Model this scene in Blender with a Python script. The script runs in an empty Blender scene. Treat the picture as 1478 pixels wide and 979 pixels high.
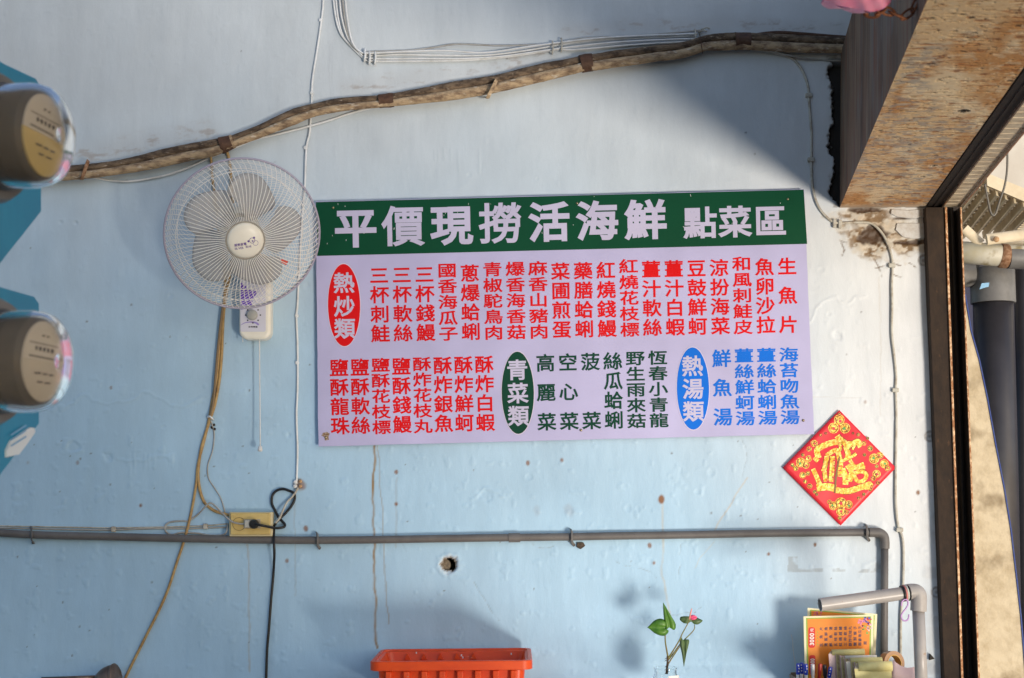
import bpy, math, random
import numpy as np
from mathutils import Vector, Matrix

random.seed(7)
rng = np.random.default_rng(11)
SC = bpy.context.scene
COL = SC.collection

# ------------------------------------------------------------------ camera
D = 4.6                      # metres from the lens to the painted wall (plane y = 0)
EYE = Vector((0.0, -D, 1.6))
FPX = 2050.0                 # focal length in pixels of the 1478 px wide photograph
PITCH = math.atan(241 / FPX)
ROLL = -0.010
cam = bpy.data.cameras.new("camera")
cam.sensor_width = 36.0
cam.lens = 36.0 * FPX / 1478.0
cam.clip_start = 0.05
cam.clip_end = 500
cam.dof.use_dof = True
cam.dof.focus_distance = 4.58
cam.dof.aperture_fstop = 5.0
CAM = bpy.data.objects.new("camera", cam)
COL.objects.link(CAM)
RM = (Matrix.Rotation(math.pi / 2 + PITCH, 4, 'X') @ Matrix.Rotation(ROLL, 4, 'Z'))
CAM.matrix_world = Matrix.Translation(EYE) @ RM
SC.camera = CAM
R3 = RM.to_3x3()

# ------------------------------------------------------------------ world, sun, exposure
W = bpy.data.worlds.new("World")
SC.world = W
W.use_nodes = True
nt = W.node_tree
sky = nt.nodes.new('ShaderNodeTexSky')
sky.sky_type = 'NISHITA'
sky.sun_disc = False
sky.sun_elevation = math.radians(28)
sky.sun_rotation = math.radians(128)
bg = nt.nodes['Background']
bg.inputs['Strength'].default_value = 0.108
nt.links.new(sky.outputs['Color'], bg.inputs['Color'])
# low sun thrown up from the water beside the open right-hand side
SUN_DIR = Vector((-0.58, 1.0, 0.425)).normalized()
sun = bpy.data.lights.new("sun", 'SUN')
sun.energy = 2.25
sun.angle = math.radians(13.5)
sun.color = (1.0, 0.90, 0.77)
SUN = bpy.data.objects.new("sun", sun)
SUN.rotation_euler = SUN_DIR.to_track_quat('-Z', 'Y').to_euler()
COL.objects.link(SUN)
SC.view_settings.view_transform = 'Standard'
SC.view_settings.look = 'None'
SC.view_settings.exposure = 0.58
SC.view_settings.gamma = 1.0
SC.cycles.use_denoising = True
SC.cycles.max_bounces = 8
SC.cycles.caustics_refractive = True

# ------------------------------------------------------------------ measuring helpers
def ray(px, py):
    v = Vector(((px - 739.0) / FPX, -(py - 489.5) / FPX, -1.0))
    return R3 @ v

def P(px, py, y=0.0):
    """point of the plane y = const that the photograph shows at this pixel"""
    d = ray(px, py)
    t = (y - EYE.y) / d.y
    return EYE + d * t

def PX(px, py, x):
    d = ray(px, py)
    t = (x - EYE.x) / d.x
    return EYE + d * t

RI = np.array(R3.inverted())
def to_px(x, y, z):
    a = np.stack([x - EYE.x, y - EYE.y, z - EYE.z], 0).reshape(3, -1)
    c = RI @ a
    u = 739.0 + FPX * c[0] / -c[2]
    v = 489.5 - FPX * c[1] / -c[2]
    return u.reshape(np.shape(x)), v.reshape(np.shape(x))

# ------------------------------------------------------------------ materials
MATS = {}
def _new(name):
    m = bpy.data.materials.new(name)
    m.use_nodes = True
    return m, m.node_tree, m.node_tree.nodes['Principled BSDF']

def mat(name, col, rough=0.5, metal=0.0, col2=None, scale=20.0, stretch=(1, 1, 1), contrast=(0.35, 0.65),
        bump=0.0, bscale=None, bdist=0.002, col3=None, scale3=60.0, thr3=(0.6, 0.68), trans=0.0, alpha=1.0,
        emit=None, coat=0.0, ior=1.45, sss=0.0, rough2=None):
    if name in MATS:
        return MATS[name]
    m, t, b = _new(name)
    N, L = t.nodes, t.links
    b.inputs['Base Color'].default_value = (*col, 1)
    b.inputs['Roughness'].default_value = rough
    b.inputs['Metallic'].default_value = metal
    b.inputs['IOR'].default_value = ior
    b.inputs['Transmission Weight'].default_value = trans
    b.inputs['Alpha'].default_value = alpha
    b.inputs['Coat Weight'].default_value = coat
    if sss:
        b.inputs['Subsurface Weight'].default_value = sss
        b.inputs['Subsurface Scale'].default_value = 0.01
    tc = N.new('ShaderNodeTexCoord')
    mp = N.new('ShaderNodeMapping')
    mp.inputs['Scale'].default_value = stretch
    L.new(tc.outputs['Object'], mp.inputs['Vector'])
    src = None
    if col2 is not None:
        n = N.new('ShaderNodeTexNoise'); n.inputs['Scale'].default_value = scale
        n.inputs['Detail'].default_value = 6; n.inputs['Roughness'].default_value = 0.65
        L.new(mp.outputs['Vector'], n.inputs['Vector'])
        r = N.new('ShaderNodeMapRange'); r.inputs['From Min'].default_value = contrast[0]
        r.inputs['From Max'].default_value = contrast[1]
        L.new(n.outputs['Fac'], r.inputs['Value'])
        mx = N.new('ShaderNodeMix'); mx.data_type = 'RGBA'
        mx.inputs['A'].default_value = (*col, 1); mx.inputs['B'].default_value = (*col2, 1)
        L.new(r.outputs['Result'], mx.inputs['Factor'])
        src = mx.outputs['Result']
        if rough2 is not None:
            rr = N.new('ShaderNodeMapRange')
            rr.inputs['To Min'].default_value = rough; rr.inputs['To Max'].default_value = rough2
            L.new(r.outputs['Result'], rr.inputs['Value'])
            L.new(rr.outputs['Result'], b.inputs['Roughness'])
    if col3 is not None:
        n3 = N.new('ShaderNodeTexNoise'); n3.inputs['Scale'].default_value = scale3
        n3.inputs['Detail'].default_value = 4
        L.new(mp.outputs['Vector'], n3.inputs['Vector'])
        r3 = N.new('ShaderNodeMapRange'); r3.inputs['From Min'].default_value = thr3[0]
        r3.inputs['From Max'].default_value = thr3[1]
        L.new(n3.outputs['Fac'], r3.inputs['Value'])
        m3 = N.new('ShaderNodeMix'); m3.data_type = 'RGBA'
        if src is not None:
            L.new(src, m3.inputs['A'])
        else:
            m3.inputs['A'].default_value = (*col, 1)
        m3.inputs['B'].default_value = (*col3, 1)
        L.new(r3.outputs['Result'], m3.inputs['Factor'])
        src = m3.outputs['Result']
    if src is not None:
        L.new(src, b.inputs['Base Color'])
    if bump > 0:
        nb = N.new('ShaderNodeTexNoise'); nb.inputs['Scale'].default_value = bscale or scale
        nb.inputs['Detail'].default_value = 5
        L.new(mp.outputs['Vector'], nb.inputs['Vector'])
        bp = N.new('ShaderNodeBump'); bp.inputs['Strength'].default_value = bump
        bp.inputs['Distance'].default_value = bdist
        L.new(nb.outputs['Fac'], bp.inputs['Height'])
        L.new(bp.outputs['Normal'], b.inputs['Normal'])
    if emit:
        b.inputs['Emission Color'].default_value = (*emit, 1)
        b.inputs['Emission Strength'].default_value = 1
    MATS[name] = m
    return m

def attr_mat(name, rough=0.6, bump=0.25, bscale=180, spec=0.4):
    """paint whose colour (stains, rust runs, bare patches) is stored on the mesh"""
    m, t, b = _new(name)
    N, L = t.nodes, t.links
    a = N.new('ShaderNodeAttribute'); a.attribute_name = 'paint'
    tc = N.new('ShaderNodeTexCoord')
    n = N.new('ShaderNodeTexNoise'); n.inputs['Scale'].default_value = 320; n.inputs['Detail'].default_value = 4
    L.new(tc.outputs['Object'], n.inputs['Vector'])
    r = N.new('ShaderNodeMapRange'); r.inputs['To Min'].default_value = 0.93; r.inputs['To Max'].default_value = 1.05
    L.new(n.outputs['Fac'], r.inputs['Value'])
    mul = N.new('ShaderNodeVectorMath'); mul.operation = 'SCALE'
    L.new(a.outputs['Color'], mul.inputs[0]); L.new(r.outputs['Result'], mul.inputs['Scale'])
    L.new(mul.outputs['Vector'], b.inputs['Base Color'])
    b.inputs['Roughness'].default_value = rough
    b.inputs['Specular IOR Level'].default_value = spec
    mp = N.new('ShaderNodeMapping'); mp.inputs['Scale'].default_value = (1, 1, .35)
    L.new(tc.outputs['Object'], mp.inputs['Vector'])
    nb = N.new('ShaderNodeTexNoise'); nb.inputs['Scale'].default_value = bscale; nb.inputs['Detail'].default_value = 3
    L.new(mp.outputs['Vector'], nb.inputs['Vector'])
    bp = N.new('ShaderNodeBump'); bp.inputs['Strength'].default_value = bump; bp.inputs['Distance'].default_value = .001
    L.new(nb.outputs['Fac'], bp.inputs['Height']); L.new(bp.outputs['Normal'], b.inputs['Normal'])
    return m

# ------------------------------------------------------------------ object helpers
def thing(name, label, cat, loc=(0, 0, 0), group=None, kind=None):
    o = bpy.data.objects.new(name, None)
    o.empty_display_size = 0.05
    COL.objects.link(o)
    o.location = Vector(loc)
    o['label'] = label; o['category'] = cat
    if group: o['group'] = group
    if kind: o['kind'] = kind
    return o

def origin(o):
    l = Vector((0, 0, 0))
    while o is not None:
        l += o.location; o = o.parent
    return l

def mk(name, verts, faces, m, parent=None, smooth=False, label=None, sharp=None, loc=None, kind=None):
    """link ONE mesh object; vertices are given in world space and stored relative to the thing's base"""
    base = origin(parent) if parent is not None else Vector(loc or (0, 0, 0))
    me = bpy.data.meshes.new(name)
    me.from_pydata([tuple(Vector(v) - base) for v in verts], [], faces)
    me.validate()
    if m is not None: me.materials.append(m)
    if smooth:
        me.polygons.foreach_set('use_smooth', [True] * len(me.polygons))
        if sharp: me.set_sharp_from_angle(angle=math.radians(sharp))
    o = bpy.data.objects.new(name, me)
    COL.objects.link(o)
    if parent is not None: o.parent = parent
    elif loc: o.location = Vector(loc)
    if label: o['label'] = label
    if kind: o['kind'] = kind
    return o

def tag(o, label, cat, group=None, kind=None):
    if label: o['label'] = label
    if cat: o['category'] = cat
    if group: o['group'] = group
    if kind: o['kind'] = kind
    return o

class MB:
    def __init__(s): s.v = []; s.f = []
    def add(s, vf):
        v, f = vf; k = len(s.v)
        s.v += [Vector(p) for p in v]; s.f += [tuple(i + k for i in q) for q in f]
        return s
    def build(s, name, m, parent=None, **k): return mk(name, s.v, s.f, m, parent, **k)

def spline(pts, n=8, closed=False):
    pts = [Vector(p) for p in pts]
    out = []
    N = len(pts)
    rngi = range(N if closed else N - 1)
    for i in rngi:
        if closed:
            p0, p1, p2, p3 = pts[(i - 1) % N], pts[i], pts[(i + 1) % N], pts[(i + 2) % N]
        else:
            p1, p2 = pts[i], pts[i + 1]
            p0 = pts[i - 1] if i > 0 else p1 * 2 - p2
            p3 = pts[i + 2] if i + 2 < N else p2 * 2 - p1
        for k in range(n):
            t = k / n
            out.append(0.5 * ((2 * p1) + (-p0 + p2) * t + (2 * p0 - 5 * p1 + 4 * p2 - p3) * t * t + (-p0 + 3 * p1 - 3 * p2 + p3) * t ** 3))
    if not closed: out.append(pts[-1])
    return out

def tube(pts, r, segs=8, closed=False, caps=True, rfun=None, flat=1.0):
    pts = [Vector(p) for p in pts]
    n = len(pts)
    V = []; F = []
    T = []
    for i in range(n):
        if closed: t = pts[(i + 1) % n] - pts[i - 1]
        else: t = pts[min(i + 1, n - 1)] - pts[max(i - 1, 0)]
        if t.length < 1e-9: t = Vector((0, 0, 1))
        T.append(t.normalized())
    u = T[0].orthogonal().normalized()
    if abs(T[0].y) < 0.9:
        u = (Vector((0, 1, 0)) - T[0] * T[0].y).normalized()
    for i in range(n):
        u = (u - T[i] * u.dot(T[i])).normalized()
        w = T[i].cross(u)
        rr = r[i] if isinstance(r, (list, tuple)) else r
        for k in range(segs):
            a = 2 * math.pi * k / segs
            q = rr * (rfun(i, k) if rfun else 1.0)
            V.append(pts[i] + (u * math.cos(a) * flat + w * math.sin(a)) * q)
    m = n if closed else n - 1
    for i in range(m):
        j = (i + 1) % n
        for k in range(segs):
            k2 = (k + 1) % segs
            F.append((i * segs + k, i * segs + k2, j * segs + k2, j * segs + k))
    if not closed and caps:
        F.append(tuple(range(segs))[::-1]); F.append(tuple((n - 1) * segs + k for k in range(segs)))
    return V, F

def box(x0, x1, y0, y1, z0, z1):
    V = [(x, y, z) for x in (x0, x1) for y in (y0, y1) for z in (z0, z1)]
    F = [(0, 1, 3, 2), (4, 6, 7, 5), (0, 4, 5, 1), (2, 3, 7, 6), (0, 2, 6, 4), (1, 5, 7, 3)]
    return V, F

def bevel(o, w=0.003, seg=2, angle=35):
    md = o.modifiers.new('bevel', 'BEVEL'); md.width = w; md.segments = seg
    md.limit_method = 'ANGLE'; md.angle_limit = math.radians(angle)
    o.data.polygons.foreach_set('use_smooth', [True] * len(o.data.polygons))
    md.harden_normals = True
    return o

def lathe(prof, c, axis, segs=40, up=(0, 0, 1), arc=None):
    """prof: (radius, height along axis)"""
    a = Vector(axis).normalized(); u = a.cross(Vector(up))
    if u.length < 1e-4: u = a.orthogonal()
    u.normalize(); w = a.cross(u)
    V = []; F = []
    for (r, h) in prof:
        for k in range(segs):
            t = 2 * math.pi * k / segs
            V.append(Vector(c) + a * h + (u * math.cos(t) + w * math.sin(t)) * max(r, 1e-5))
    for i in range(len(prof) - 1):
        for k in range(segs):
            k2 = (k + 1) % segs
            F.append((i * segs + k, (i + 1) * segs + k, (i + 1) * segs + k2, i * segs + k2))
    return V, F

def disc(c, axis, r, h=0.002, segs=20):
    return lathe([(0, h), (r, h), (r, 0)], c, axis, segs)

def prism(poly, d):
    """poly: list of world points (planar), extruded by vector d; d points away from the viewer"""
    n = len(poly); poly = [Vector(p) for p in poly]; d = Vector(d)
    V = poly + [p + d for p in poly]
    F = [tuple(range(n)), tuple(range(2 * n - 1, n - 1, -1))]
    for i in range(n):
        j = (i + 1) % n
        F.append((i, i + n, j + n, j))
    return V, F

def fixn(o):
    import bmesh
    bm = bmesh.new(); bm.from_mesh(o.data)
    bmesh.ops.recalc_face_normals(bm, faces=bm.faces)
    bm.to_mesh(o.data); bm.free()
    return o

def stroke(pts, w, f=None):
    """flat ribbon through 2-D points -> list of (x, y), faces ; w = width or list"""
    n = len(pts); V = []; F = []
    for i in range(n):
        a = pts[max(i - 1, 0)]; b = pts[min(i + 1, n - 1)]
        dx, dy = b[0] - a[0], b[1] - a[1]; l = math.hypot(dx, dy) or 1
        ww = (w[i] if isinstance(w, (list, tuple)) else w) / 2
        V.append((pts[i][0] - dy / l * ww, pts[i][1] + dx / l * ww))
        V.append((pts[i][0] + dy / l * ww, pts[i][1] - dx / l * ww))
    for i in range(n - 1):
        F.append((2 * i, 2 * i + 1, 2 * i + 3, 2 * i + 2))
    return V, F

def spl2(pts, n=6):
    return [(p.x, p.y) for p in spline([(a, b, 0) for a, b in pts], n)]

# ------------------------------------------------------------------ noise
def vnoise(x, y, seed):
    r = np.random.default_rng(seed)
    T = r.random((256, 256))
    xi = np.floor(x).astype(int); yi = np.floor(y).astype(int)
    fx = x - xi; fy = y - yi
    fx = fx * fx * (3 - 2 * fx); fy = fy * fy * (3 - 2 * fy)
    a = T[xi & 255, yi & 255]; b = T[(xi + 1) & 255, yi & 255]
    c = T[xi & 255, (yi + 1) & 255]; d = T[(xi + 1) & 255, (yi + 1) & 255]
    return (a * (1 - fx) + b * fx) * (1 - fy) + (c * (1 - fx) + d * fx) * fy

def fbm(x, y, seed, oct=5, rough=0.5):
    s = np.zeros_like(x); a = 1; t = 0
    for o in range(oct):
        s += a * vnoise(x * 2 ** o + 17 * o, y * 2 ** o + 5 * o, seed + o); t += a; a *= rough
    return s / t

def sstep(a, b, x):
    t = np.clip((x - a) / (b - a), 0, 1)
    return t * t * (3 - 2 * t)

def seg_dist(u, v, pts):
    d = np.full(u.shape, 1e9); tt = np.zeros(u.shape)
    L = 0; tot = sum(math.dist(pts[i], pts[i + 1]) for i in range(len(pts) - 1))
    for i in range(len(pts) - 1):
        ax, ay = pts[i]; bx, by = pts[i + 1]
        l = math.dist(pts[i], pts[i + 1])
        t = np.clip(((u - ax) * (bx - ax) + (v - ay) * (by - ay)) / (l * l), 0, 1)
        q = np.hypot(u - ax - t * (bx - ax), v - ay - t * (by - ay))
        k = q < d
        d = np.where(k, q, d); tt = np.where(k, (L + t * l) / tot, tt)
        L += l
    return d, tt

# ------------------------------------------------------------------ the painted wall
XR = P(1372, 600).x               # the plastered wall ends behind the shutter post
def make_wall():
    fx = np.arange(-1.80, XR, 0.0038); fx = np.append(fx, XR)
    fz = np.arange(0.98, 3.36, 0.0038)
    xs = np.concatenate([[-3.0, -2.5, -2.1], fx]); zs = np.concatenate([[0.0, .4, .8], fz, [3.5, 3.7]])
    X, Z = np.meshgrid(xs, zs)
    Y = np.zeros_like(X)
    U, V = to_px(X, Y, Z)
    h = np.zeros_like(X)                       # relief towards the viewer, metres
    # trowel waves, brush drag, small lumps
    h += (fbm(X * 2.2, Z * 2.2, 3, 4) - .5) * 0.010
    h += (fbm(X * 14, Z * 5, 9, 4) - .5) * 0.0032
    h += (fbm(X * 60, Z * 16, 12, 3) - .5) * 0.0007
    lump = fbm(X * 38, Z * 38, 31, 3)
    lowl = sstep(380, 620, V)
    h += sstep(.66, .80, lump) * 0.0012 * (0.35 + .65 * lowl)
    # paint colour; right end made whiter for the warm light there
    n1 = fbm(X * 1.6, Z * 1.6, 40, 4); n2 = fbm(X * 9, Z * 9, 44, 4); n3 = fbm(X * 30, Z * 5, 47, 4)
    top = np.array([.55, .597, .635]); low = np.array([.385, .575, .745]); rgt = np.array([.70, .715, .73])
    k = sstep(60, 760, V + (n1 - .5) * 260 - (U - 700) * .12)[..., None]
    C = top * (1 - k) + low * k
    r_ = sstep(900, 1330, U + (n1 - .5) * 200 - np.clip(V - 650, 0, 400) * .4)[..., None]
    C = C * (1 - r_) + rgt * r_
    C = C * (1 + ((n2 - .5) * .14 + (n3 - .5) * .08 + (n1 - .5) * .10)[..., None])
    def blend(mask, col):
        nonlocal C
        mk_ = np.clip(mask, 0, 1)[..., None]
        C = C * (1 - mk_) + np.array(col) * mk_
    wob = (fbm(X * 20, Z * 20, 77, 3) - .5)
    fine = fbm(X * 70, Z * 70, 81, 3)
    mid = fbm(X * 24, Z * 24, 83, 4)
    # dirt ledge above the pipe bundle and the cables
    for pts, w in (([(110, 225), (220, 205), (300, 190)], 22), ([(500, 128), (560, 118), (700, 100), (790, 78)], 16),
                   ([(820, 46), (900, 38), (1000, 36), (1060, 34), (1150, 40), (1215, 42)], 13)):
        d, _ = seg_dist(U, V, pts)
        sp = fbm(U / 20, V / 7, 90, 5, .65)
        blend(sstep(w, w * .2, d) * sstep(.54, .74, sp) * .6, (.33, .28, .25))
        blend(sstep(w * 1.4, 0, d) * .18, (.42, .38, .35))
    # rust runs
    def run(pts, w, a, col=(.30, .19, .08), seed=0):
        d, t = seg_dist(U + wob * 5, V, pts)
        nn = fbm(U / 3.0 + seed, V / 26, 95 + seed, 3)
        blend(sstep(w, w * .35, d) * a * (.45 + .8 * nn), col)
    run([(541, 644), (538, 720), (541, 800), (543, 935)], 2.3, .95, seed=1)
    run([(545, 644), (548, 690), (552, 740), (556, 830), (560, 900)], 1.4, .5, seed=2)
    run([(955, 725), (957, 770), (956, 830), (968, 900)], 2.2, .45, (.50, .40, .25), seed=3)
    run([(572, 690), (572, 790)], 2, .25, seed=4)
    run([(872, 560 + 130), (874, 560 + 200)], 0.1, 0, seed=5)
    run([(357, 786), (359, 870), (360, 970)], 1.7, .55, (.38, .34, .28), seed=6)
    run([(425, 712), (425, 775), (426, 860)], 1.5, .4, (.30, .32, .33), seed=7)
    run([(474, 60), (476, 110), (480, 165)], 1.3, .35, (.42, .45, .48), seed=8)
    run([(478, 60), (480, 110), (483, 165)], 1.0, .30, (.42, .45, .48), seed=9)
    run([(1268, 400), (1270, 440), (1270, 520), (1271, 600)], 1.5, .35, (.52, .48, .42), seed=10)
    run([(1080, 690), (1062, 715), (1040, 750), (1030, 768)], 1.8, .6, (.50, .44, .36), seed=11)
    run([(1030, 782), (1010, 805), (1004, 820)], 1.2, .4, (.52, .48, .40), seed=12)
    run([(1172, 573), (1250, 575)], 1.0, .35, (.52, .50, .48), seed=13)
    # rust spots and chips
    for (u, v, r, a) in ((203, 730, 3, .95), (572, 728, 3.2, .95), (572, 681, 1.8, .8), (762, 668, 2.4, .8), (811, 664, 3, .8),
                         (955, 720, 3.4, .95), (937, 787, 2.5, .8), (944, 813, 3, .9), (1249, 580, 3, .5), (441, 763, 2.5, .8),
                         (1325, 711, 2.2, .9), (1176, 787, 2, .9), (1109, 800, 1.8, .9), (776, 740, 6, .14), (821, 738, 7, .18),
                         (112, 668, 2.5, .5), (160, 560, 1.5, .5), (414, 810, 2.5, .7), (433, 700, 8, .7), (40, 668, 3, .3)):
        d = np.hypot(U - u, (V - v) * .8) + wob * r * 2.4
        blend(sstep(r * 1.4, r * .6, d) * a, (.22, .085, .02))
    for i in range(90):                         # little dark flecks
        u = random.uniform(20, 1330); v = random.uniform(60, 960)
        if random.random() < .5: v = random.uniform(600, 960)
        d = np.hypot(U - u, V - v); r = random.uniform(.7, 1.5)
        sel = d < 6
        if sel.any(): 
            mask = np.where(sel, sstep(r * 1.4, r * .5, d), 0); blend(mask * .8, (.16, .15, .15))
    for i in range(46):                         # knocked-off flakes of paint
        u = random.uniform(60, 1320); v = random.uniform(250, 950); r = random.uniform(2, 6)
        d = np.hypot(U - u, (V - v) * random.uniform(.7, 1.4)) + wob * r * 1.8
        h -= sstep(r * 1.1, r * .6, d) * 0.0009
        h += sstep(r * 1.0, 0, np.abs(d - r * 1.15)) * 0.0006
    for (u, v, r) in ((105, 645, 8), (155, 660, 9), (150, 655, 5), (416, 627, 6), (1212, 486, 8), (88, 322, 4), (110, 322, 3), (700, 715, 9)):
        d = np.hypot(U - u, V - v) + wob * r * 2.6
        h -= sstep(r * .8, r * .3, d) * 0.0022; h += sstep(r * .9, 0, np.abs(d - r)) * .0008 * (fine * 2 - .4)
    # ridges left where an old skim coat ends
    for pts in ([(75, 592), (120, 578), (170, 574), (215, 570), (250, 585), (300, 575)], [(170, 660), (230, 660), (250, 655)],
                [(1090, 540), (1190, 440), (1250, 430)], [(680, 720), (700, 700), (730, 712)]):
        d, _ = seg_dist(U, V + wob * 26, pts)
        h += sstep(3.2, 0, d) * .0016
    for i in range(16):                         # runs of wet paint
        u = random.uniform(170, 250) if i < 10 else random.uniform(610, 700); v = 655 if i < 10 else 215
        d, _ = seg_dist(U, V, [(u, v), (u + 1, v + random.uniform(15, 35))])
        h += sstep(1.6, 0, d) * .0011
    for i in range(9):                          # hairline cracks
        u = random.uniform(60, 1300); v = random.choice((random.uniform(655, 950), random.uniform(250, 620) if u < 420 else random.uniform(660, 940)))
        pts = [(u, v)]; a_ = random.uniform(0, 6.28)
        for q in range(5): a_ += random.uniform(-.6, .6); pts.append((pts[-1][0] + 13 * math.cos(a_), pts[-1][1] + 13 * math.sin(a_)))
        d, _ = seg_dist(U, V + wob * 8, pts)
        blend(sstep(1.2, .3, d) * .38 * sstep(.3, .6, fine), (.22, .25, .27)); h -= sstep(1.3, .2, d) * .0005
    # ghost of a torn label under the pipe
    box_ = (np.abs(U - 1204) < 68) & (np.abs(V - 815) < 11)
    edge = (np.abs(np.abs(U - 1204) - 60) < 7) | (V > 821)
    blend(np.where(box_ & edge, sstep(.48, .60, mid) * .45, 0), (.25, .25, .24))
    # spalled, rust-stained plaster under the beam
    def blob(u, v, ru, rv, amp=1.0):
        return np.hypot((U - u) / ru, (V - v) / rv) + (mid - .5) * 1.5 * amp
    b1 = blob(1280, 335, 62, 34); b2 = blob(1258, 310, 52, 15); b3 = blob(1300, 352, 50, 13)
    stain = np.maximum.reduce([sstep(1.25, .55, b1), sstep(1.2, .6, b2) * .9, sstep(1.2, .6, b3)])
    blend(stain * .6, (.45, .36, .23))
    fl = sstep(.50, .62, fbm(U / 9, V / 6, 141, 4)); blend(stain * fl * .9, (.18, .10, .035))
    fl2 = sstep(.55, .66, fbm(U / 16, V / 9, 151, 4)); blend(stain * fl2 * .7, (.58, .50, .40))
    dark = np.maximum.reduce([sstep(1.0, .45, blob(1266, 338, 26, 14, 1.5)), sstep(.9, .4, blob(1305, 350, 38, 4.5, .8)),
                              sstep(.9, .4, blob(1300, 315, 34, 3.6, .8)), sstep(.9, .4, blob(1250, 303, 38, 5, .9))])
    blend(dark * .95, (.065, .032, .016))
    h -= stain * .001 + dark * .006 + stain * fl * .0022 + stain * (fine - .5) * .004
    for pts in ([(1255, 362), (1268, 385), (1272, 400)], [(1262, 385), (1290, 382), (1300, 384)], [(1312, 380), (1322, 386)],
                [(1214, 350), (1218, 360), (1215, 368)], [(1212, 348), (1222, 349)], [(1285, 395), (1300, 400)]):
        d, _ = seg_dist(U + wob * 4, V + wob * 8, pts)
        blend(sstep(1.5, .4, d) * .8 * sstep(.25, .5, fine), (.14, .09, .05)); h -= sstep(1.5, .2, d) * .0008
    # open joint between wall and beam
    gl = 1202 + (fbm(U * 0 + 3, V / 46, 120, 3) - .5) * 26 + (fbm(U / 14, V / 11, 122, 5, .7) - .5) * 24
    g = np.where((V > 84) & (V < 298), sstep(gl - 2.0, gl + 2.5, U), 0) * sstep(1222, 1219, U)
    g *= sstep(84, 92, V)
    blend(g, (.030, .024, .020)); h -= g * .035
    gg = np.where((V > 80) & (V < 300), sstep(gl - 9, gl, U), 0) * (1 - g)
    blend(gg * .7 * sstep(.4, .6, mid), (.20, .17, .14))
    # smudge under and beside the post
    blend(sstep(30, 0, np.abs(U - 1352)) * .35 * sstep(.35, .6, mid), (.35, .32, .30))
    ring = [(1333, 376), (1342, 630), (1352, 855)]
    for (u, v) in ring:
        d = np.hypot(U - u, V - v)
        blend(sstep(2.2, .5, np.abs(d - 7)) * .7 + sstep(3.2, 1.5, d) * .6, (.18, .15, .13)); h -= sstep(7, 3, d) * .004
    # ragged hole
    dh = np.hypot(U - 648, (V - 815) * 1.02) + (fbm(U / 5, V / 5, 130, 3) - .5) * 9
    hole = dh < 11.5
    h += sstep(5, 0, np.abs(dh - 16)) * .0016
    blend(sstep(18, 12, dh) * .45, (.75, .76, .76)); blend(sstep(12.8, 11.8, dh), (.28, .24, .20))
    h -= sstep(14.5, 11.0, dh) * .010
    keep_gap = h
    nz, nx = X.shape
    V3 = np.stack([X, -h, Z], -1).reshape(-1, 3)
    idx = np.arange(nz * nx).reshape(nz, nx)
    q = np.stack([idx[:-1, :-1], idx[:-1, 1:], idx[1:, 1:], idx[1:, :-1]], -1)
    hf = hole[:-1, :-1] & hole[1:, 1:] & hole[1:, :-1] & hole[:-1, 1:]
    q = q[~hf].reshape(-1, 4)
    me = bpy.data.meshes.new('wall')
    me.vertices.add(len(V3)); me.vertices.foreach_set('co', V3.astype(np.float32).ravel())
    me.loops.add(q.size); me.loops.foreach_set('vertex_index', q.astype(np.int32).ravel())
    me.polygons.add(len(q)); me.polygons.foreach_set('loop_start', np.arange(0, q.size, 4, dtype=np.int32))
    me.polygons.foreach_set('use_smooth', np.ones(len(q), dtype=bool))
    me.update(calc_edges=True)
    a = me.color_attributes.new('paint', 'FLOAT_COLOR', 'POINT')
    a.data.foreach_set('color', np.concatenate([C.reshape(-1, 3), np.ones((nz * nx, 1))], 1).astype(np.float32).ravel())
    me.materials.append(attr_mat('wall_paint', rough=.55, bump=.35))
    o = bpy.data.objects.new('painted_wall', me); COL.objects.link(o)
    tag(o, 'weathered pale blue painted plaster wall behind the green and lilac menu sign', 'wall')
    return o
WALL = make_wall()
# the masonry that the hole opens into
c = P(648, 815)
core = MB()
core.add(lathe([(.040, -.004), (.038, .05), (.034, .09), (0.0, .10)], c + Vector((0, .002, 0)), (0, 1, 0), 20))
o = core.build('hole_lining', mat('dark_masonry', (.11, .08, .06), .9, col2=(.03, .025, .02), scale=90, bump=.6, bdist=.004), WALL)
o = MB().add(tube([P(641, 816, .020), P(644, 815, .075)], .021, 14)).build('pipe_stub', mat('old_putty', (.28, .22, .15), .8, col2=(.13, .10, .07), scale=120), WALL, smooth=True, sharp=50)
# wall body behind the skin
back = MB().add(box(-3.0, XR, .115, .20, 0, 3.7)).add(box(XR - .004, XR + .0, .0, .115, 0, 3.7))
back.build('wall_core', mat('core_plaster', (.45, .43, .40), .9, col2=(.3, .27, .24), scale=9), WALL)
# loose squares of whitewashed render left on the rusted patch under the beam
pm_ = mat('render_flake', (.62, .62, .62), .7, col2=(.50, .47, .44), scale=60, bump=.4, bdist=.001)
for (u0, v0, u1, v1) in ((1288, 302, 1336, 313), (1296, 322, 1336, 343)):
    e = []
    for (a, b) in ((u0, v0), ((u0 + u1) / 2, v0 + 1), (u1, v0), (u1, v1), ((u0 * .4 + u1 * .6), v1 + 2), (u0 + 6, v1 - 1), (u0 - 2, (v0 + v1) / 2)):
        e.append(P(a + random.uniform(-1.5, 1.5), b + random.uniform(-1, 1), -.006))
    o = MB().add(prism(e, (0, .012, 0))).build('render_flake', pm_, WALL); fixn(o); bevel(o, .002, 2)

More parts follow.
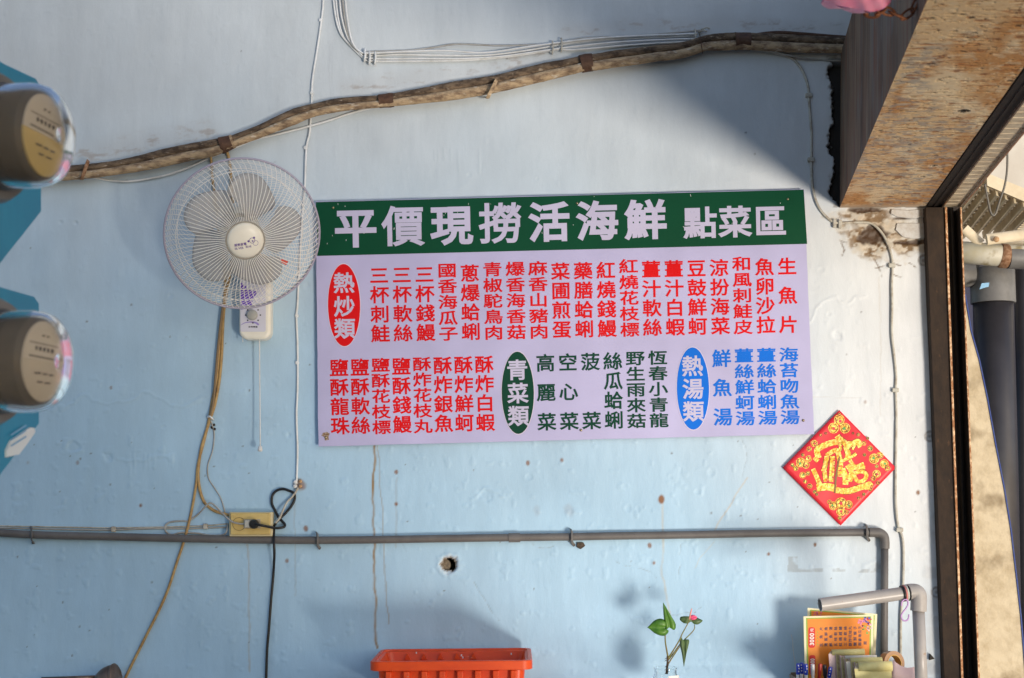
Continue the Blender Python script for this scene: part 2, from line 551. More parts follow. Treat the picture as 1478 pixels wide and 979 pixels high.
# ------------------------------------------------------------------ room shell and added sun blocker outside the frame
m_conc = mat('room_concrete', (.42, .41, .39), .85, col2=(.34, .33, .31), scale=6)
o = MB().add(box(-3.0, XR, -5.4, 0.0, -.12, 0)).build('floor', m_conc); o['kind'] = 'structure'
blk = MB().add(box(3.4, 3.7, -12.0, -7.6, -2.0, .30)).build('sun_blocker', m_conc, None, loc=(3.5, -7, -2)); tag(blk, 'low concrete block added out of view to keep the sun off the left of the wall', 'wall')  # added unseen block that dims the low sun on the left of the wall

# ------------------------------------------------------------------ lettering
GL = {}
def glyph(ch, off=0.0, res=3):
    key = (ch, off)
    if key in GL: return GL[key]
    cu = bpy.data.curves.new('g', 'FONT'); cu.body = ch; cu.size = 1.0; cu.resolution_u = res
    if off > 0: cu.bevel_depth = off; cu.bevel_resolution = 1
    ob = bpy.data.objects.new('g', cu); COL.objects.link(ob)
    me = bpy.data.meshes.new_from_object(ob.evaluated_get(bpy.context.evaluated_depsgraph_get()))
    V = [(v.co.x, v.co.y, v.co.z) for v in me.vertices]
    F = [tuple(p.vertices) for p in me.polygons if all(V[i][2] > -1e-6 for i in p.vertices) or off <= 0]
    used = sorted({i for f in F for i in f}); ren = {a: b for b, a in enumerate(used)}
    V = [V[i] for i in used]; F = [tuple(ren[i] for i in f) for f in F]
    bpy.data.objects.remove(ob); bpy.data.curves.remove(cu); bpy.data.meshes.remove(me)
    GL[key] = (V, F)
    return GL[key]
_r = glyph('國')[0]
RX0, RX1 = min(v[0] for v in _r), max(v[0] for v in _r)
RY0, RY1 = min(v[1] for v in _r), max(v[1] for v in _r)

def glyph_unit(ch, off):
    """outline in a cell where a full-width character fills -0.5 .. 0.5"""
    V, F = glyph(ch, off)
    return [((x - (RX0 + RX1) / 2) / (RX1 - RX0 + off * 1.4), (y - (RY0 + RY1) / 2) / (RY1 - RY0 + off * 1.4), z) for x, y, z in V], F

class Lettering:
    """collects flat printed shapes in photograph-measured coordinates on one board"""
    def __init__(s, fn): s.fn = fn; s.v = []; s.f = []
    def char(s, ch, cx, cy, w, h, off=0.012, rot=0.0, sx=-.0235, sy=.02):
        V, F = glyph_unit(ch, off); k = len(s.v); c_, s_ = math.cos(rot), math.sin(rot)
        for x, y, z in V:
            a, b = x * w, -y * h
            a, b = a * c_ - b * s_, a * s_ + b * c_
            s.v.append(s.fn(cx + a + b * sy, cy + b + a * sx) + Vector((0, -.003 * z, 0)))
        s.f += [tuple(i + k for i in f) for f in F]
    def word(s, txt, cx, cy, w, h, off=0.01, rot=0.0, sx=0.0, sy=0.0):
        """a Latin or mixed word set along one line, centred"""
        pen = 0; items = []
        for ch in txt:
            if ch == ' ': pen += .35; continue
            V, F = glyph(ch, off)
            x0 = min(v[0] for v in V); x1 = max(v[0] for v in V)
            items.append((V, F, pen - x0)); pen += (x1 - x0) + .08
        tot = pen - .08; hh = 0.7
        for V, F, dx in items:
            k = len(s.v)
            for x, y, z in V:
                a = ((x + dx) / tot - .5) * w; b = -(y / hh - .5) * h
                a, b = a * math.cos(rot) - b * math.sin(rot), a * math.sin(rot) + b * math.cos(rot)
                s.v.append(s.fn(cx + a + b * sy, cy + b + a * sx) + Vector((0, -.003 * z, 0)))
            s.f += [tuple(i + k for i in f) for f in F]
    def poly(s, pts):
        k = len(s.v); s.v += [s.fn(*p) for p in pts]; s.f.append(tuple(range(k, k + len(pts))))
    def ellipse(s, cx, cy, rx, ry, n=48, sx=-.0235, sy=.015):
        s.poly([(cx + rx * math.cos(t) + ry * math.sin(t) * sy, cy + ry * math.sin(t) + rx * math.cos(t) * sx) for t in [2 * math.pi * i / n for i in range(n)]])
    def line(s, pts, w):
        V, F = stroke(pts, w); k = len(s.v)
        s.v += [s.fn(*p) for p in V]; s.f += [tuple(i + k for i in f) for f in F]
    def build(s, name, m, parent, **kw):
        o = mk(name, s.v, s.f, m, parent, **kw)
        me = o.data
        # every printed face looks at the viewer
        import bmesh
        bm = bmesh.new(); bm.from_mesh(me)
        fl = [f for f in bm.faces if f.normal.y > 0.0]
        bmesh.ops.reverse_faces(bm, faces=fl); bm.to_mesh(me); bm.free()
        return o

# ------------------------------------------------------------------ the menu sign
YS = -0.020                     # front face of the board
sign = thing('menu_sign', 'large lilac menu board with green header and columns of Chinese dish names', 'sign', P(815, 640, -.01))
def print_mat(name, col, rough=.38, scr=True):
    """printed film with fine horizontal ribs of the fluted board showing through and a little fading"""
    m, t, b = _new(name); N, L = t.nodes, t.links
    tc = N.new('ShaderNodeTexCoord')
    n = N.new('ShaderNodeTexNoise'); n.inputs['Scale'].default_value = 5; n.inputs['Detail'].default_value = 5
    L.new(tc.outputs['Object'], n.inputs['Vector'])
    hs = N.new('ShaderNodeMapRange'); hs.inputs['From Min'].default_value = .3; hs.inputs['From Max'].default_value = .7
    hs.inputs['To Min'].default_value = .90; hs.inputs['To Max'].default_value = 1.06
    L.new(n.outputs['Fac'], hs.inputs['Value'])
    sc = N.new('ShaderNodeVectorMath'); sc.operation = 'SCALE'; sc.inputs[0].default_value = col
    L.new(hs.outputs['Result'], sc.inputs['Scale'])
    # scratches and specks
    mp = N.new('ShaderNodeMapping'); mp.inputs['Scale'].default_value = (120, 10, 14)
    L.new(tc.outputs['Object'], mp.inputs['Vector'])
    n2 = N.new('ShaderNodeTexNoise'); n2.inputs['Scale'].default_value = 1; n2.inputs['Detail'].default_value = 2
    L.new(mp.outputs['Vector'], n2.inputs['Vector'])
    r2 = N.new('ShaderNodeMapRange'); r2.inputs['From Min'].default_value = .80; r2.inputs['From Max'].default_value = .84
    r2.inputs['To Max'].default_value = .7 if scr else 0
    L.new(n2.outputs['Fac'], r2.inputs['Value'])
    mx = N.new('ShaderNodeMix'); mx.data_type = 'RGBA'; mx.inputs['B'].default_value = (.66, .64, .68, 1)
    L.new(sc.outputs['Vector'], mx.inputs['A']); L.new(r2.outputs['Result'], mx.inputs['Factor'])
    L.new(mx.outputs['Result'], b.inputs['Base Color'])
    b.inputs['Roughness'].default_value = rough
    b.inputs['Specular IOR Level'].default_value = .18
    w = N.new('ShaderNodeTexWave'); w.wave_type = 'BANDS'; w.bands_direction = 'Z'; w.inputs['Scale'].default_value = 62
    w.inputs['Distortion'].default_value = .2
    L.new(tc.outputs['Object'], w.inputs['Vector'])
    bp = N.new('ShaderNodeBump'); bp.inputs['Strength'].default_value = .10; bp.inputs['Distance'].default_value = .0006
    L.new(w.outputs['Fac'], bp.inputs['Height']); L.new(bp.outputs['Normal'], b.inputs['Normal'])
    return m
m_lilac = print_mat('print_lilac', (.475, .45, .68))
m_green = print_mat('print_green', (.0, .058, .024), .45)
m_dgreen = print_mat('print_dark_green', (.004, .05, .028), .3, False)
m_red = print_mat('print_red', (.66, .004, .006), .35, False)
m_blue = print_mat('print_blue', (.004, .15, .68), .35, False)
m_let = print_mat('print_pale_letters', (.52, .49, .66), .38, False)
corners = [(455.6, 291.4), (1160.4, 273.4), (1175.0, 626.6), (459.6, 644.3)]
def sedge():
    out = []
    for i in range(4):
        a, b = corners[i], corners[(i + 1) % 4]
        for k in range(24):
            t = k / 24; w = .35
            out.append((a[0] + (b[0] - a[0]) * t + random.uniform(-w, w), a[1] + (b[1] - a[1]) * t + random.uniform(-w, w)))
    return out
o = MB().add(prism([P(u, v, YS) for u, v in sedge()], (0, .007, 0))).build('board', m_lilac, sign)
fixn(o)
Sg = lambda y: (lambda u, v: P(u, v, y))
L_ = Lettering(Sg(YS - .0006)); L_.poly([(455.8, 291.9), (1160.1, 273.9), (1165.0, 352.2), (458.0, 369.6)]); L_.build('header_band', m_green, sign)
L_ = Lettering(Sg(YS - .0012))
for ch, cx, cy, w, h in (('平', 513.3, 330.2, 55, 54), ('價', 581.7, 327.5, 53.5, 55), ('現', 651.8, 326.2, 54, 54), ('撈', 721.8, 323.4, 54, 55),
                         ('活', 792.7, 321.6, 53, 54.5), ('海', 862, 320, 54, 54), ('鮮', 931.9, 318.4, 54, 54)):
    L_.char(ch, cx, cy, w, h, off=.021 if ch in '價撈' else .031)
L_.build('heading_lettering', m_let, sign, label='large pale heading characters on the green band')
L_ = Lettering(Sg(YS - .0012))
for ch, cx, cy, w, h in (('點', 1010.7, 322.5, 43, 43), ('菜', 1061, 321.2, 42.5, 43), ('區', 1112, 320, 41.5, 42.5)):
    L_.char(ch, cx, cy, w, h, off=.026)
L_.build('heading_lettering', m_let, sign, label='smaller pale heading characters at the right end of the green band')

def column(txt, cx, top, H, cw, chh, m, dx=2.0, y=-.0007, off=.0205):
    n = len(txt); l = Lettering(Sg(YS + y))
    pos = {2: [0, 1]}.get(n) or [i / (n - 1) for i in range(n)]
    for i, ch in enumerate(txt):
        cy = top + chh / 2 + (H - chh) * pos[i]
        l.char(ch, cx + dx * pos[i] - dx * .2, cy, cw, chh, off=off)
    return l.build('dish_lettering', m, sign)
row1 = ['三杯刺鮭', '三杯軟絲', '三杯錢鰻', '國香海瓜子', '蔥爆蛤蜊', '青椒駝鳥肉', '爆香海香菇', '麻香山豬肉', '菜圃煎蛋', '藥膳蛤蜊',
        '紅燒錢鰻', '紅燒花枝標', '薑汁軟絲', '薑汁白蝦', '豆鼓鮮蚵', '涼扮海菜', '和風刺鮭皮', '魚卵沙拉', '生魚片']
for i, t in enumerate(row1):
    cx = 547.6 + 32.72 * i; top = 386.4 - .73 * i
    if len(t) == 5: column(t, cx, top - 3.2, 111, 24.5, 19.6, m_red)
    else: column(t, cx, top, 107.5, 24.3, 23.6, m_red)
row2 = ['鹽酥龍珠', '鹽酥軟絲', '鹽酥花枝標', '鹽酥錢鰻', '酥炸花枝丸', '酥炸銀魚', '酥炸鮮蚵', '酥炸白蝦']
for i, t in enumerate(row2):
    cx = 489.6 + 29.95 * i; top = 519.8 - .72 * i
    if len(t) == 5: column(t, cx, top - .5, 109, 23.8, 19.3, m_red, 1.6)
    else: column(t, cx, top, 107.5, 24, 23.8, m_red, 1.6)
for i, t in enumerate(['高麗菜', '空心菜', '菠菜', '絲瓜蛤蜊', '野生雨來菇', '恆春小青龍']):
    cx = 787.7 + 32.4 * i; top = 512.6 - .9 * i
    if len(t) == 5: column(t, cx, top - 1, 110, 24.4, 19.6, m_dgreen)
    else: column(t, cx, top, 109, 24.2, 24, m_dgreen)
for i, t in enumerate(['鮮魚湯', '薑絲鮮蚵湯', '薑絲蛤蜊湯', '海苔吻魚湯']):
    cx = 1042 + 32.3 * i; top = 506 - .8 * i
    if len(t) == 5: column(t, cx, top - 1.0, 110, 24.6, 19.6, m_blue)
    else: column(t, cx, top, 108.5, 24.4, 24, m_blue)
m_rim = print_mat('print_pale_rim', (.66, .60, .74), .38, False)
for cx, cy, m, chars, nm in ((496.6, 440.6, m_red, (('熱', 496.4, 409, 0), ('炒', 497, 443, 0), ('類', 497.6, 475, 0)), 'red oval with the heading of the stir-fried dishes'),
                             (747.4, 567.1, m_dgreen, (('青', 746.6, 534.7, 0), ('菜', 747.4, 568.3, 0), ('類', 748.4, 601, 0)), 'dark green oval with the heading of the vegetables'),
                             (1000.2, 560.9, m_blue, (('熱', 999.4, 529, 0), ('湯', 1000.3, 562, 0), ('類', 1001, 594.5, 0)), 'blue oval with the heading of the soups')):
    l = Lettering(Sg(YS - .0006)); l.ellipse(cx, cy, 24.2, 60.6); l.build('oval_rim', m_rim, sign)
    l = Lettering(Sg(YS - .0011)); l.ellipse(cx, cy, 23.2, 59.4); ov = l.build('oval_badge', m, sign, label=nm)
    l = Lettering(Sg(YS - .0016))
    for ch, a, b, _ in chars: l.char(ch, a, b, 27, 28, off=.022)
    lo = l.build('badge_lettering', m_let, None)
    base = origin(sign)
    for v in lo.data.vertices: v.co -= base
    lo.parent = ov
# screws that hold it, with rust on the lower left one
m_brass = mat('screw_metal', (.45, .36, .22), .35, 1.0)
for (u, v) in ((481, 300), (833, 293.6), (1137, 287.6), (470.5, 631.5), (838.5, 621), (1159.5, 607)):
    MB().add(lathe([(0, .004), (.0025, .0035), (.0042, .0012), (.0046, 0)], P(u, v, YS - .001), (0, -1, 0), 14)).build('screw', m_brass, sign, smooth=True)
l = Lettering(Sg(YS - .0008))
l.poly([(466, 625), (472, 623.5), (476, 626), (474, 631), (475, 635), (469, 636), (468, 631), (464, 629)])
l.build('rust_mark', mat('rust_mark', (.20, .11, .05), .8, col2=(.42, .33, .28), scale=180, contrast=(.4, .6)), sign)
l = Lettering(Sg(YS - .0017))
for i in range(34):
    u = random.uniform(470, 1155); v = 290 + random.uniform(0, 62) - (u - 460) * .0235
    a = random.uniform(-.4, .4); ln = random.uniform(.6, 3.5)
    l.line([(u, v), (u + a * ln, v + ln)], random.uniform(.4, .9))
l.build('scratches', mat('scratch_film', (.55, .60, .58), .6), sign)['kind'] = 'stuff'

# ------------------------------------------------------------------ red paper charm
YC = -.008
charm = thing('paper_charm', 'red diamond shaped paper charm printed with gold lettering and ornaments', 'charm', P(1212, 757, YC))
Z2 = lambda a, b: (1120 + a / 5.439, 585 + b / 5.439)
def charm_pt(u, v, lift=0.0):
    """paper hangs slightly crumpled"""
    k = .0016 * math.sin(u / 9.0) * math.sin(v / 13.0) + .0012 * math.sin((u + v) / 21.0)
    e = max(abs(u - 1211.5) / 81, 0) + abs(v - 675) / 83
    return P(u, v, YC - k - .003 * max(e - .8, 0) - lift)
cn = [Z2(497, 38), Z2(942, 490), Z2(507, 945), Z2(52, 490)]
N_ = 18; V = []; F = []
for i in range(N_ + 1):
    for j in range(N_ + 1):
        s, t = i / N_, j / N_
        a = [cn[0][k] * (1 - s) + cn[1][k] * s for k in (0, 1)]; b = [cn[3][k] * (1 - s) + cn[2][k] * s for k in (0, 1)]
        V.append(charm_pt(a[0] * (1 - t) + b[0] * t, a[1] * (1 - t) + b[1] * t))
for i in range(N_):
    for j in range(N_):
        F.append((i * (N_ + 1) + j, (i + 1) * (N_ + 1) + j, (i + 1) * (N_ + 1) + j + 1, i * (N_ + 1) + j + 1))
o = mk('paper', V, F, mat('red_paper', (.74, .030, .045), .42, col2=(.68, .022, .04), scale=30), charm, smooth=True)
so = o.modifiers.new('t', 'SOLIDIFY'); so.thickness = .0006; so.offset = -1
m_gold = mat('gold_foil', (.78, .36, .03), .34, .35, col2=(.92, .62, .16), scale=80, contrast=(.42, .58), bump=1.0, bscale=110, bdist=.005)
m_goldk = mat('gold_outline', (.13, .05, .02), .6)
class Foil:
    def __init__(s, lift): s.l = lift; s.v = []; s.f = []
    def poly(s, pts, z2=True):
        k = len(s.v); s.v += [charm_pt(*(Z2(*p) if z2 else p), s.l) for p in pts]; s.f.append(tuple(range(k, k + len(pts))))
    def line(s, pts, w, n=5):
        V, F = stroke(spl2(pts, n), w); k = len(s.v)
        s.v += [charm_pt(*Z2(*p), s.l) for p in V]; s.f += [tuple(i + k for i in f) for f in F]
    def disc(s, x, y, r, ir=0, n=14):
        if ir <= 0: s.poly([(x + r * math.cos(2 * math.pi * i / n), y + r * math.sin(2 * math.pi * i / n)) for i in range(n)])
        else: s.line([(x + r * math.cos(2 * math.pi * i / n), y + r * math.sin(2 * math.pi * i / n)) for i in range(n + 1)], ir, 1)
big = [([(335, 415), (322, 360), (350, 330), (420, 300), (490, 285)], 46), ([(480, 240), (500, 265), (545, 300), (560, 330)], 44),
       ([(480, 350), (505, 350), (500, 300)], 22), ([(560, 330), (640, 280), (665, 320)], 34), ([(565, 290), (620, 300), (600, 350)], 18),
       ([(545, 320), (565, 380), (560, 420)], 40), ([(520, 440), (600, 400), (630, 380)], 24), ([(485, 360), (505, 450), (505, 560)], 40),
       ([(395, 395), (450, 360), (480, 350)], 34), ([(400, 400), (385, 480), (372, 520)], 36), ([(380, 520), (392, 600)], 34),
       ([(445, 400), (440, 500), (430, 600)], 38), ([(520, 500), (545, 560), (545, 625)], 46), ([(560, 470), (590, 520), (580, 600)], 40),
       ([(580, 430), (620, 480), (690, 460)], 28), ([(600, 500), (660, 490), (700, 490)], 26), ([(610, 540), (640, 595), (690, 590), (710, 545), (670, 520), (615, 535)], 30),
       ([(290, 500), (318, 560), (335, 600), (350, 640)], 36), ([(320, 650), (400, 640), (470, 655)], 56), ([(460, 665), (560, 675), (650, 650), (740, 620)], [46, 62, 66, 40, 60][0]),
       ([(300, 410), (330, 440)], 34), ([(640, 300), (660, 330)], 30)]
g = Foil(.0006)
for p, w in big: g.line(p, w + 8)
g.build = None
mk('lettering_outline', g.v, g.f, m_goldk, charm)
g = Foil(.0012)
for p, w in big: g.line(p, w)
g.poly([(690, 610), (745, 600), (765, 625), (740, 660), (700, 665)])
mk('gold_lettering', g.v, g.f, m_gold, charm, smooth=False)
g = Foil(.0018)
for p, w in (([(495, 480), (520, 478)], 8), ([(490, 515), (515, 512)], 8), ([(492, 550), (516, 550)], 8), ([(398, 515), (412, 520)], 7), ([(400, 545), (415, 548)], 7),
             ([(392, 580), (408, 600), (420, 590)], 7), ([(438, 520), (452, 530)], 9), ([(440, 560), (455, 575)], 9), ([(445, 440), (470, 430)], 7),
             ([(455, 470), (475, 500)], 7), ([(560, 525), (575, 530)], 9), ([(550, 580), (570, 585)], 7), ([(640, 555), (652, 562)], 11)):
    g.line(p, w, 2)
mk('lettering_cuts', g.v, g.f, mat('charm_cut', (.60, .03, .05), .5), charm)
g = Foil(.0018)
g.line([(500, 400), (478, 520), (468, 600), (462, 690)], [10] + [14] * 30)
mk('shadow_slash', g.v, g.f, mat('charm_shadow', (.22, .12, .03), .5), charm)  # dark slash stands for a shadow, put into the colour
# ornaments in the four corners
go, gk, gg_, gr_ = Foil(.0009), Foil(.0013), Foil(.0016), Foil(.0016)
def cluster(x, y, pts):
    for (dx, dy, r) in pts:
        go.disc(x + dx, y + dy, r); gk.disc(x + dx, y + dy, r * .78, 4); 
        (gr_ if random.random() < .6 else gg_).disc(x + dx + random.uniform(-.3, .3) * r, y + dy + random.uniform(-.3, .3) * r, r * .28)
        for q in range(4):
            gk.line([(x + dx + random.uniform(-.7, .7) * r, y + dy + random.uniform(-.7, .7) * r), (x + dx + random.uniform(-.7, .7) * r, y + dy + random.uniform(-.7, .7) * r)], 4, 1)
cluster(497, 150, [(0, -35, 42), (-45, 30, 42), (45, 30, 42), (0, -75, 14)])
cluster(195, 470, [(0, -20, 38), (40, 0, 28), (-40, 25, 22), (60, -50, 26), (-65, 0, 16)])
cluster(230, 560, [(-20, -10, 26), (20, -25, 18), (0, 40, 16), (35, 75, 20), (75, 120, 16), (90, 140, 12)])
cluster(790, 420, [(-20, 0, 40), (25, -25, 28), (60, 40, 34), (85, 75, 22), (0, 60, 16)])
cluster(790, 560, [(0, -20, 32), (-25, 15, 20), (10, 50, 16), (-45, 80, 16)])
cluster(510, 790, [(0, -20, 46), (-60, 0, 34), (60, -10, 32), (0, 45, 36), (-10, 95, 16), (45, 50, 18), (-90, -30, 18)])
cluster(300, 300, [(0, 0, 26), (-40, 45, 20), (-90, 90, 14), (50, -65, 12), (90, -80, 11)])
cluster(690, 300, [(0, 0, 18), (50, 40, 22), (-45, -70, 14), (-85, -80, 10), (30, -40, 12), (5, 90, 14)])
cluster(690, 700, [(0, 0, 14), (-40, 30, 14), (50, -40, 16)])
mk('gold_ornament', go.v, go.f, m_gold, charm); mk('ornament_outline', gk.v, gk.f, m_goldk, charm)
a_ = mk('ornament_green', gg_.v, gg_.f, mat('charm_green', (.12, .38, .10), .4), charm); b_ = mk('ornament_red', gr_.v, gr_.f, mat('charm_red_dot', (.70, .05, .08), .4), charm)
a_['kind'] = 'stuff'; b_['kind'] = 'stuff'

# ------------------------------------------------------------------ the wrapped pipe bundle
m_wrap = mat('pipe_wrap', (.50, .36, .22), .85, col2=(.20, .13, .08), scale=42, stretch=(.6, 1, 1.4), contrast=(.42, .62), bump=1.0, bscale=190, bdist=.004, col3=(.64, .55, .43), scale3=60, thr3=(.60, .72))
m_wrapu = mat('pipe_wrap_dusty_shade', (.20, .14, .09), .9, col2=(.065, .042, .028), scale=42, stretch=(.6, 1, 1.4), contrast=(.40, .60), bump=1.0, bscale=190, bdist=.004, col3=(.42, .34, .26), scale3=60, thr3=(.62, .74))  # upper pipe darker: dust plus the light from below put into its colour
m_tape = mat('brown_tape', (.060, .026, .012), .6, col2=(.11, .05, .025), scale=60, bump=.7, bscale=120, bdist=.003)
bundle = thing('pipe_bundle', 'pair of weathered brown wrapped pipes taped together and running along the wall to the beam', 'pipes', P(660, 130, 0))
edge = [(20, 246, 266), (60, 243, 263), (101, 239, 260.5), (135, 236, 257), (169, 231.5, 252.5), (203, 224, 247.5), (237, 215, 241), (270, 208, 233.5), (304, 202, 227), (323, 198, 220), (336, 195, 213.5),
        (372, 181.5, 200.5), (398, 169, 190.5), (423, 157.5, 181), (440, 152.5, 173.5), (456, 149, 168), (484, 142.5, 162.5), (515, 139.5, 158.5), (546, 137.5, 155.8), (569, 134.5, 153.5), (585, 131.5, 152), (620, 125, 148.5),
        (653, 118, 145), (690, 112.5, 139), (720, 107.5, 133), (755, 98.5, 125), (788, 90.5, 117), (820, 85, 109), (845, 79, 103), (860, 77.5, 102), (886, 73, 98), (920, 69, 93.5),
        (950, 65, 88.8), (978, 62, 85.5), (1000, 57, 80), (1017, 51.5, 74), (1035, 48.5, 73.5), (1062, 47, 72.5), (1083, 47.5, 72.5), (1110, 48.5, 74), (1134, 49.5, 75.5), (1170, 51.5, 77), (1205, 53, 77), (1260, 54, 78)]
def noisefun(seed, a):
    r = random.Random(seed); T = [[r.uniform(-1, 1) for _ in range(14)] for _ in range(600)]
    return lambda i, k: 1 + a * T[i % 600][k % 14]
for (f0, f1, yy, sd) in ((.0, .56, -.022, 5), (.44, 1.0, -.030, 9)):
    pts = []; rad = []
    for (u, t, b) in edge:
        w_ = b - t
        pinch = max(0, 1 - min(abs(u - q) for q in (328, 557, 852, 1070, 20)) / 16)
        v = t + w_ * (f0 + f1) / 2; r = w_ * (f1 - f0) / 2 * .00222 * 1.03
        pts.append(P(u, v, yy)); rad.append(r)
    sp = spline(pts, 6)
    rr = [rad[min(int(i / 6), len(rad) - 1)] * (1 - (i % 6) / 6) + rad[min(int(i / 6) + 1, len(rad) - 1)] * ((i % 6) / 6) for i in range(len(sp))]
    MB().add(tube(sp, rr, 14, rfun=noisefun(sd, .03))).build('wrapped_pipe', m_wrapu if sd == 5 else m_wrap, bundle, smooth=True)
sp = spline([P(1085, 52, -.012), P(1120, 48, -.012), P(1160, 50, -.012), P(1195, 53, -.012), P(1240, 56, -.012)], 6)
MB().add(tube(sp, .008, 8)).build('thin_pipe', m_tape, bundle, smooth=True)
def seam(u0, u1, m, name, g=1.13, n=5):
    """wrap of tape round both pipes between two places"""
    def at(u):
        for i in range(len(edge) - 1):
            if edge[i][0] <= u <= edge[i + 1][0]:
                t = (u - edge[i][0]) / (edge[i + 1][0] - edge[i][0])
                return [edge[i][k] + (edge[i + 1][k] - edge[i][k]) * t for k in (1, 2)]
    pts = []; rad = []
    for i in range(n):
        u = u0 + (u1 - u0) * i / (n - 1); t, b = at(u)
        pts.append(P(u, (t + b) / 2, -.026)); rad.append((b - t) / 2 * .00222 * g * random.uniform(.98, 1.04))
    return MB().add(tube(pts, rad, 18, rfun=noisefun(int(u0), .025), flat=.82)).build(name, m, bundle, smooth=True, sharp=50)
seam(318, 334, m_tape, 'tape_band'); seam(547, 568, m_tape, 'tape_band'); seam(838, 855, m_tape, 'tape_band'); seam(1061, 1083, m_tape, 'tape_band', 1.05)
seam(334, 337, m_wrap, 'tie_wire', 1.1, 3)
m_rusty = mat('rusty_metal', (.20, .09, .04), .8, .3, col2=(.42, .26, .16), scale=90, bump=.6, bscale=200)
def strap(name, a, b, w, y, m, parent):
    pts = [P(a[0], a[1], -.004), P(a[0], a[1], y * .8), P((a[0] + b[0]) / 2, (a[1] + b[1]) / 2, y), P(b[0], b[1], y * .8), P(b[0], b[1], -.004)]
    return MB().add(tube(spline(pts, 5), w, 6, flat=.35)).build(name, m, parent, smooth=True, sharp=50)
strap('pipe_clamp', (127, 233), (118, 258), .007, -.060, m_rusty, bundle)
strap('pipe_clamp', (716, 117), (704, 141), .007, -.062, m_wrap, bundle)
MB().add(lathe([(0, .006), (.004, .005), (.006, 0)], P(119, 258, -.012), (0, -1, 0), 10)).build('clamp_bolt', m_brass, bundle, smooth=True)
strap('tie_wire', (1010, 50), (1014, 76), .0022, -.058, m_tape, bundle)

# ------------------------------------------------------------------ cables
def cable(name, pts, r, m, label=None, y=None, parent=None, group=None, n=8, segs=7, cat='cable'):
    W_ = [P(p[0], p[1], p[2] if len(p) > 2 else (y if y is not None else -r - .001)) for p in pts]
    if parent is not None:
        return MB().add(tube(spline(W_, n), r, segs)).build(name, m, parent, smooth=True)
    t = MB().add(tube(spline(W_, n), r, segs)).build(name, m, None, smooth=True, loc=tuple(W_[-1]))
    return tag(t, label, cat, group)
m_white = mat('white_pvc', (.74, .75, .76), .45, col2=(.60, .60, .58), scale=26, contrast=(.45, .7))
m_greyw = mat('grey_pvc_cable', (.42, .42, .41), .5, col2=(.33, .31, .28), scale=30)
m_ivory = mat('ivory_cable', (.50, .48, .42), .5, col2=(.34, .29, .23), scale=40, contrast=(.45, .65))
m_brownc = mat('brown_cord', (.47, .31, .13), .5, col2=(.33, .19, .07), scale=45, contrast=(.4, .65))
m_black = mat('black_rubber', (.012, .012, .014), .38)
wb = thing('cable_bundle', 'bundle of thin white cables clipped along the wall above the brown pipes', 'cables', P(530, 85, 0))
paths = [[(484, -12), (487, 20), (494, 50), (508, 68), (530, 80), (575, 79), (640, 80), (700, 80), (760, 73), (812, 64), (860, 58), (930, 55), (1005, 52)],
         [(489, -12), (493, 25), (502, 55), (516, 72), (533, 84), (600, 84.5), (660, 85), (720, 82), (780, 74), (815, 69), (880, 62), (950, 58), (1008, 56)],
         [(497, -12), (501, 25), (508, 60), (520, 75), (534, 77), (580, 75), (640, 73), (700, 76), (760, 68), (812, 61), (870, 55), (950, 51), (1006, 49)],
         [(480, -12), (484, 22), (490, 45), (500, 60), (522, 82), (535, 88), (600, 88.5), (680, 87), (750, 80), (800, 72), (830, 72), (900, 66), (960, 62), (1004, 60)],
         [(493, -12), (498, 30), (506, 62), (524, 78), (535, 75), (590, 73), (625, 69), (660, 64), (720, 66), (790, 64), (815, 60), (850, 55), (930, 51), (980, 47), (1000, 45), (1012, 44)]]
for i, p in enumerate(paths):
    cable('wire', [(a, b, -.006 - .004 * (i % 3)) for a, b in p], .0034, m_white if i != 4 else m_greyw, parent=wb)
for (u, v0, v1) in ((526, 72, 88), (533, 76, 92), (541, 76, 92), (797, 60, 78), (810, 56, 74), (1003, 43, 62)):
    pts = [P(u, v0, -.003), P(u + .4, v0, -.014), P(u + 1, (v0 + v1) / 2, -.021), P(u, v1, -.014), P(u, v1, -.003)]
    MB().add(tube(spline(pts, 4), .0036 if u < 700 else .0026, 6)).build('cable_tie', m_white if u < 700 else m_ivory, wb, smooth=True)
for (u, v) in ((1012, 43), (1008, 47)): cable('wire_end', [(u, v, -.01), (u + 8, v - 3, -.016), (u + 12, v - 1, -.02)], .003, m_ivory, parent=wb, n=3)

cl = thing('wall_cable', 'long thin white cable clipped straight down the wall behind the right edge of the fan', 'cable', P(430, 700, 0))
cable('wire', [(467, -12), (465, 20), (458, 70), (451, 115), (449.5, 150), (447, 190), (442, 215), (440, 267), (436, 320), (432.5, 380), (431, 405), (429.5, 440), (428, 457), (429.5, 500), (429.5, 560), (428, 600), (429.5, 650), (428, 697)], .0036, m_white, parent=cl)
for (u, v) in ((441, 214), (435, 330), (428.5, 456), (429, 524), (450, 135), (463, 30)):
    MB().add(lathe([(0, .009), (.0055, .008), (.0065, .001), (.0065, 0)], P(u, v, 0), (0, -1, 0), 10)).build('cable_clip', m_white, cl, smooth=True, sharp=40)
for (u, v) in ((427, 696), (426.5, 702)):
    MB().add(lathe([(0, .012), (.006, .010), (.007, .0)], P(u, v, 0), (0, -1, 0), 10)).build('cable_clip', m_white, cl, smooth=True, sharp=40)
for (u, v) in ((433, 695), (433, 702)):
    MB().add(lathe([(0, .010), (.006, .008), (.005, .0)], P(u, v, 0), (.3, -1, 0), 9)).build('rusty_nail', mat('orange_rust', (.42, .20, .07), .9, col2=(.55, .40, .25), scale=300), cl, smooth=True)

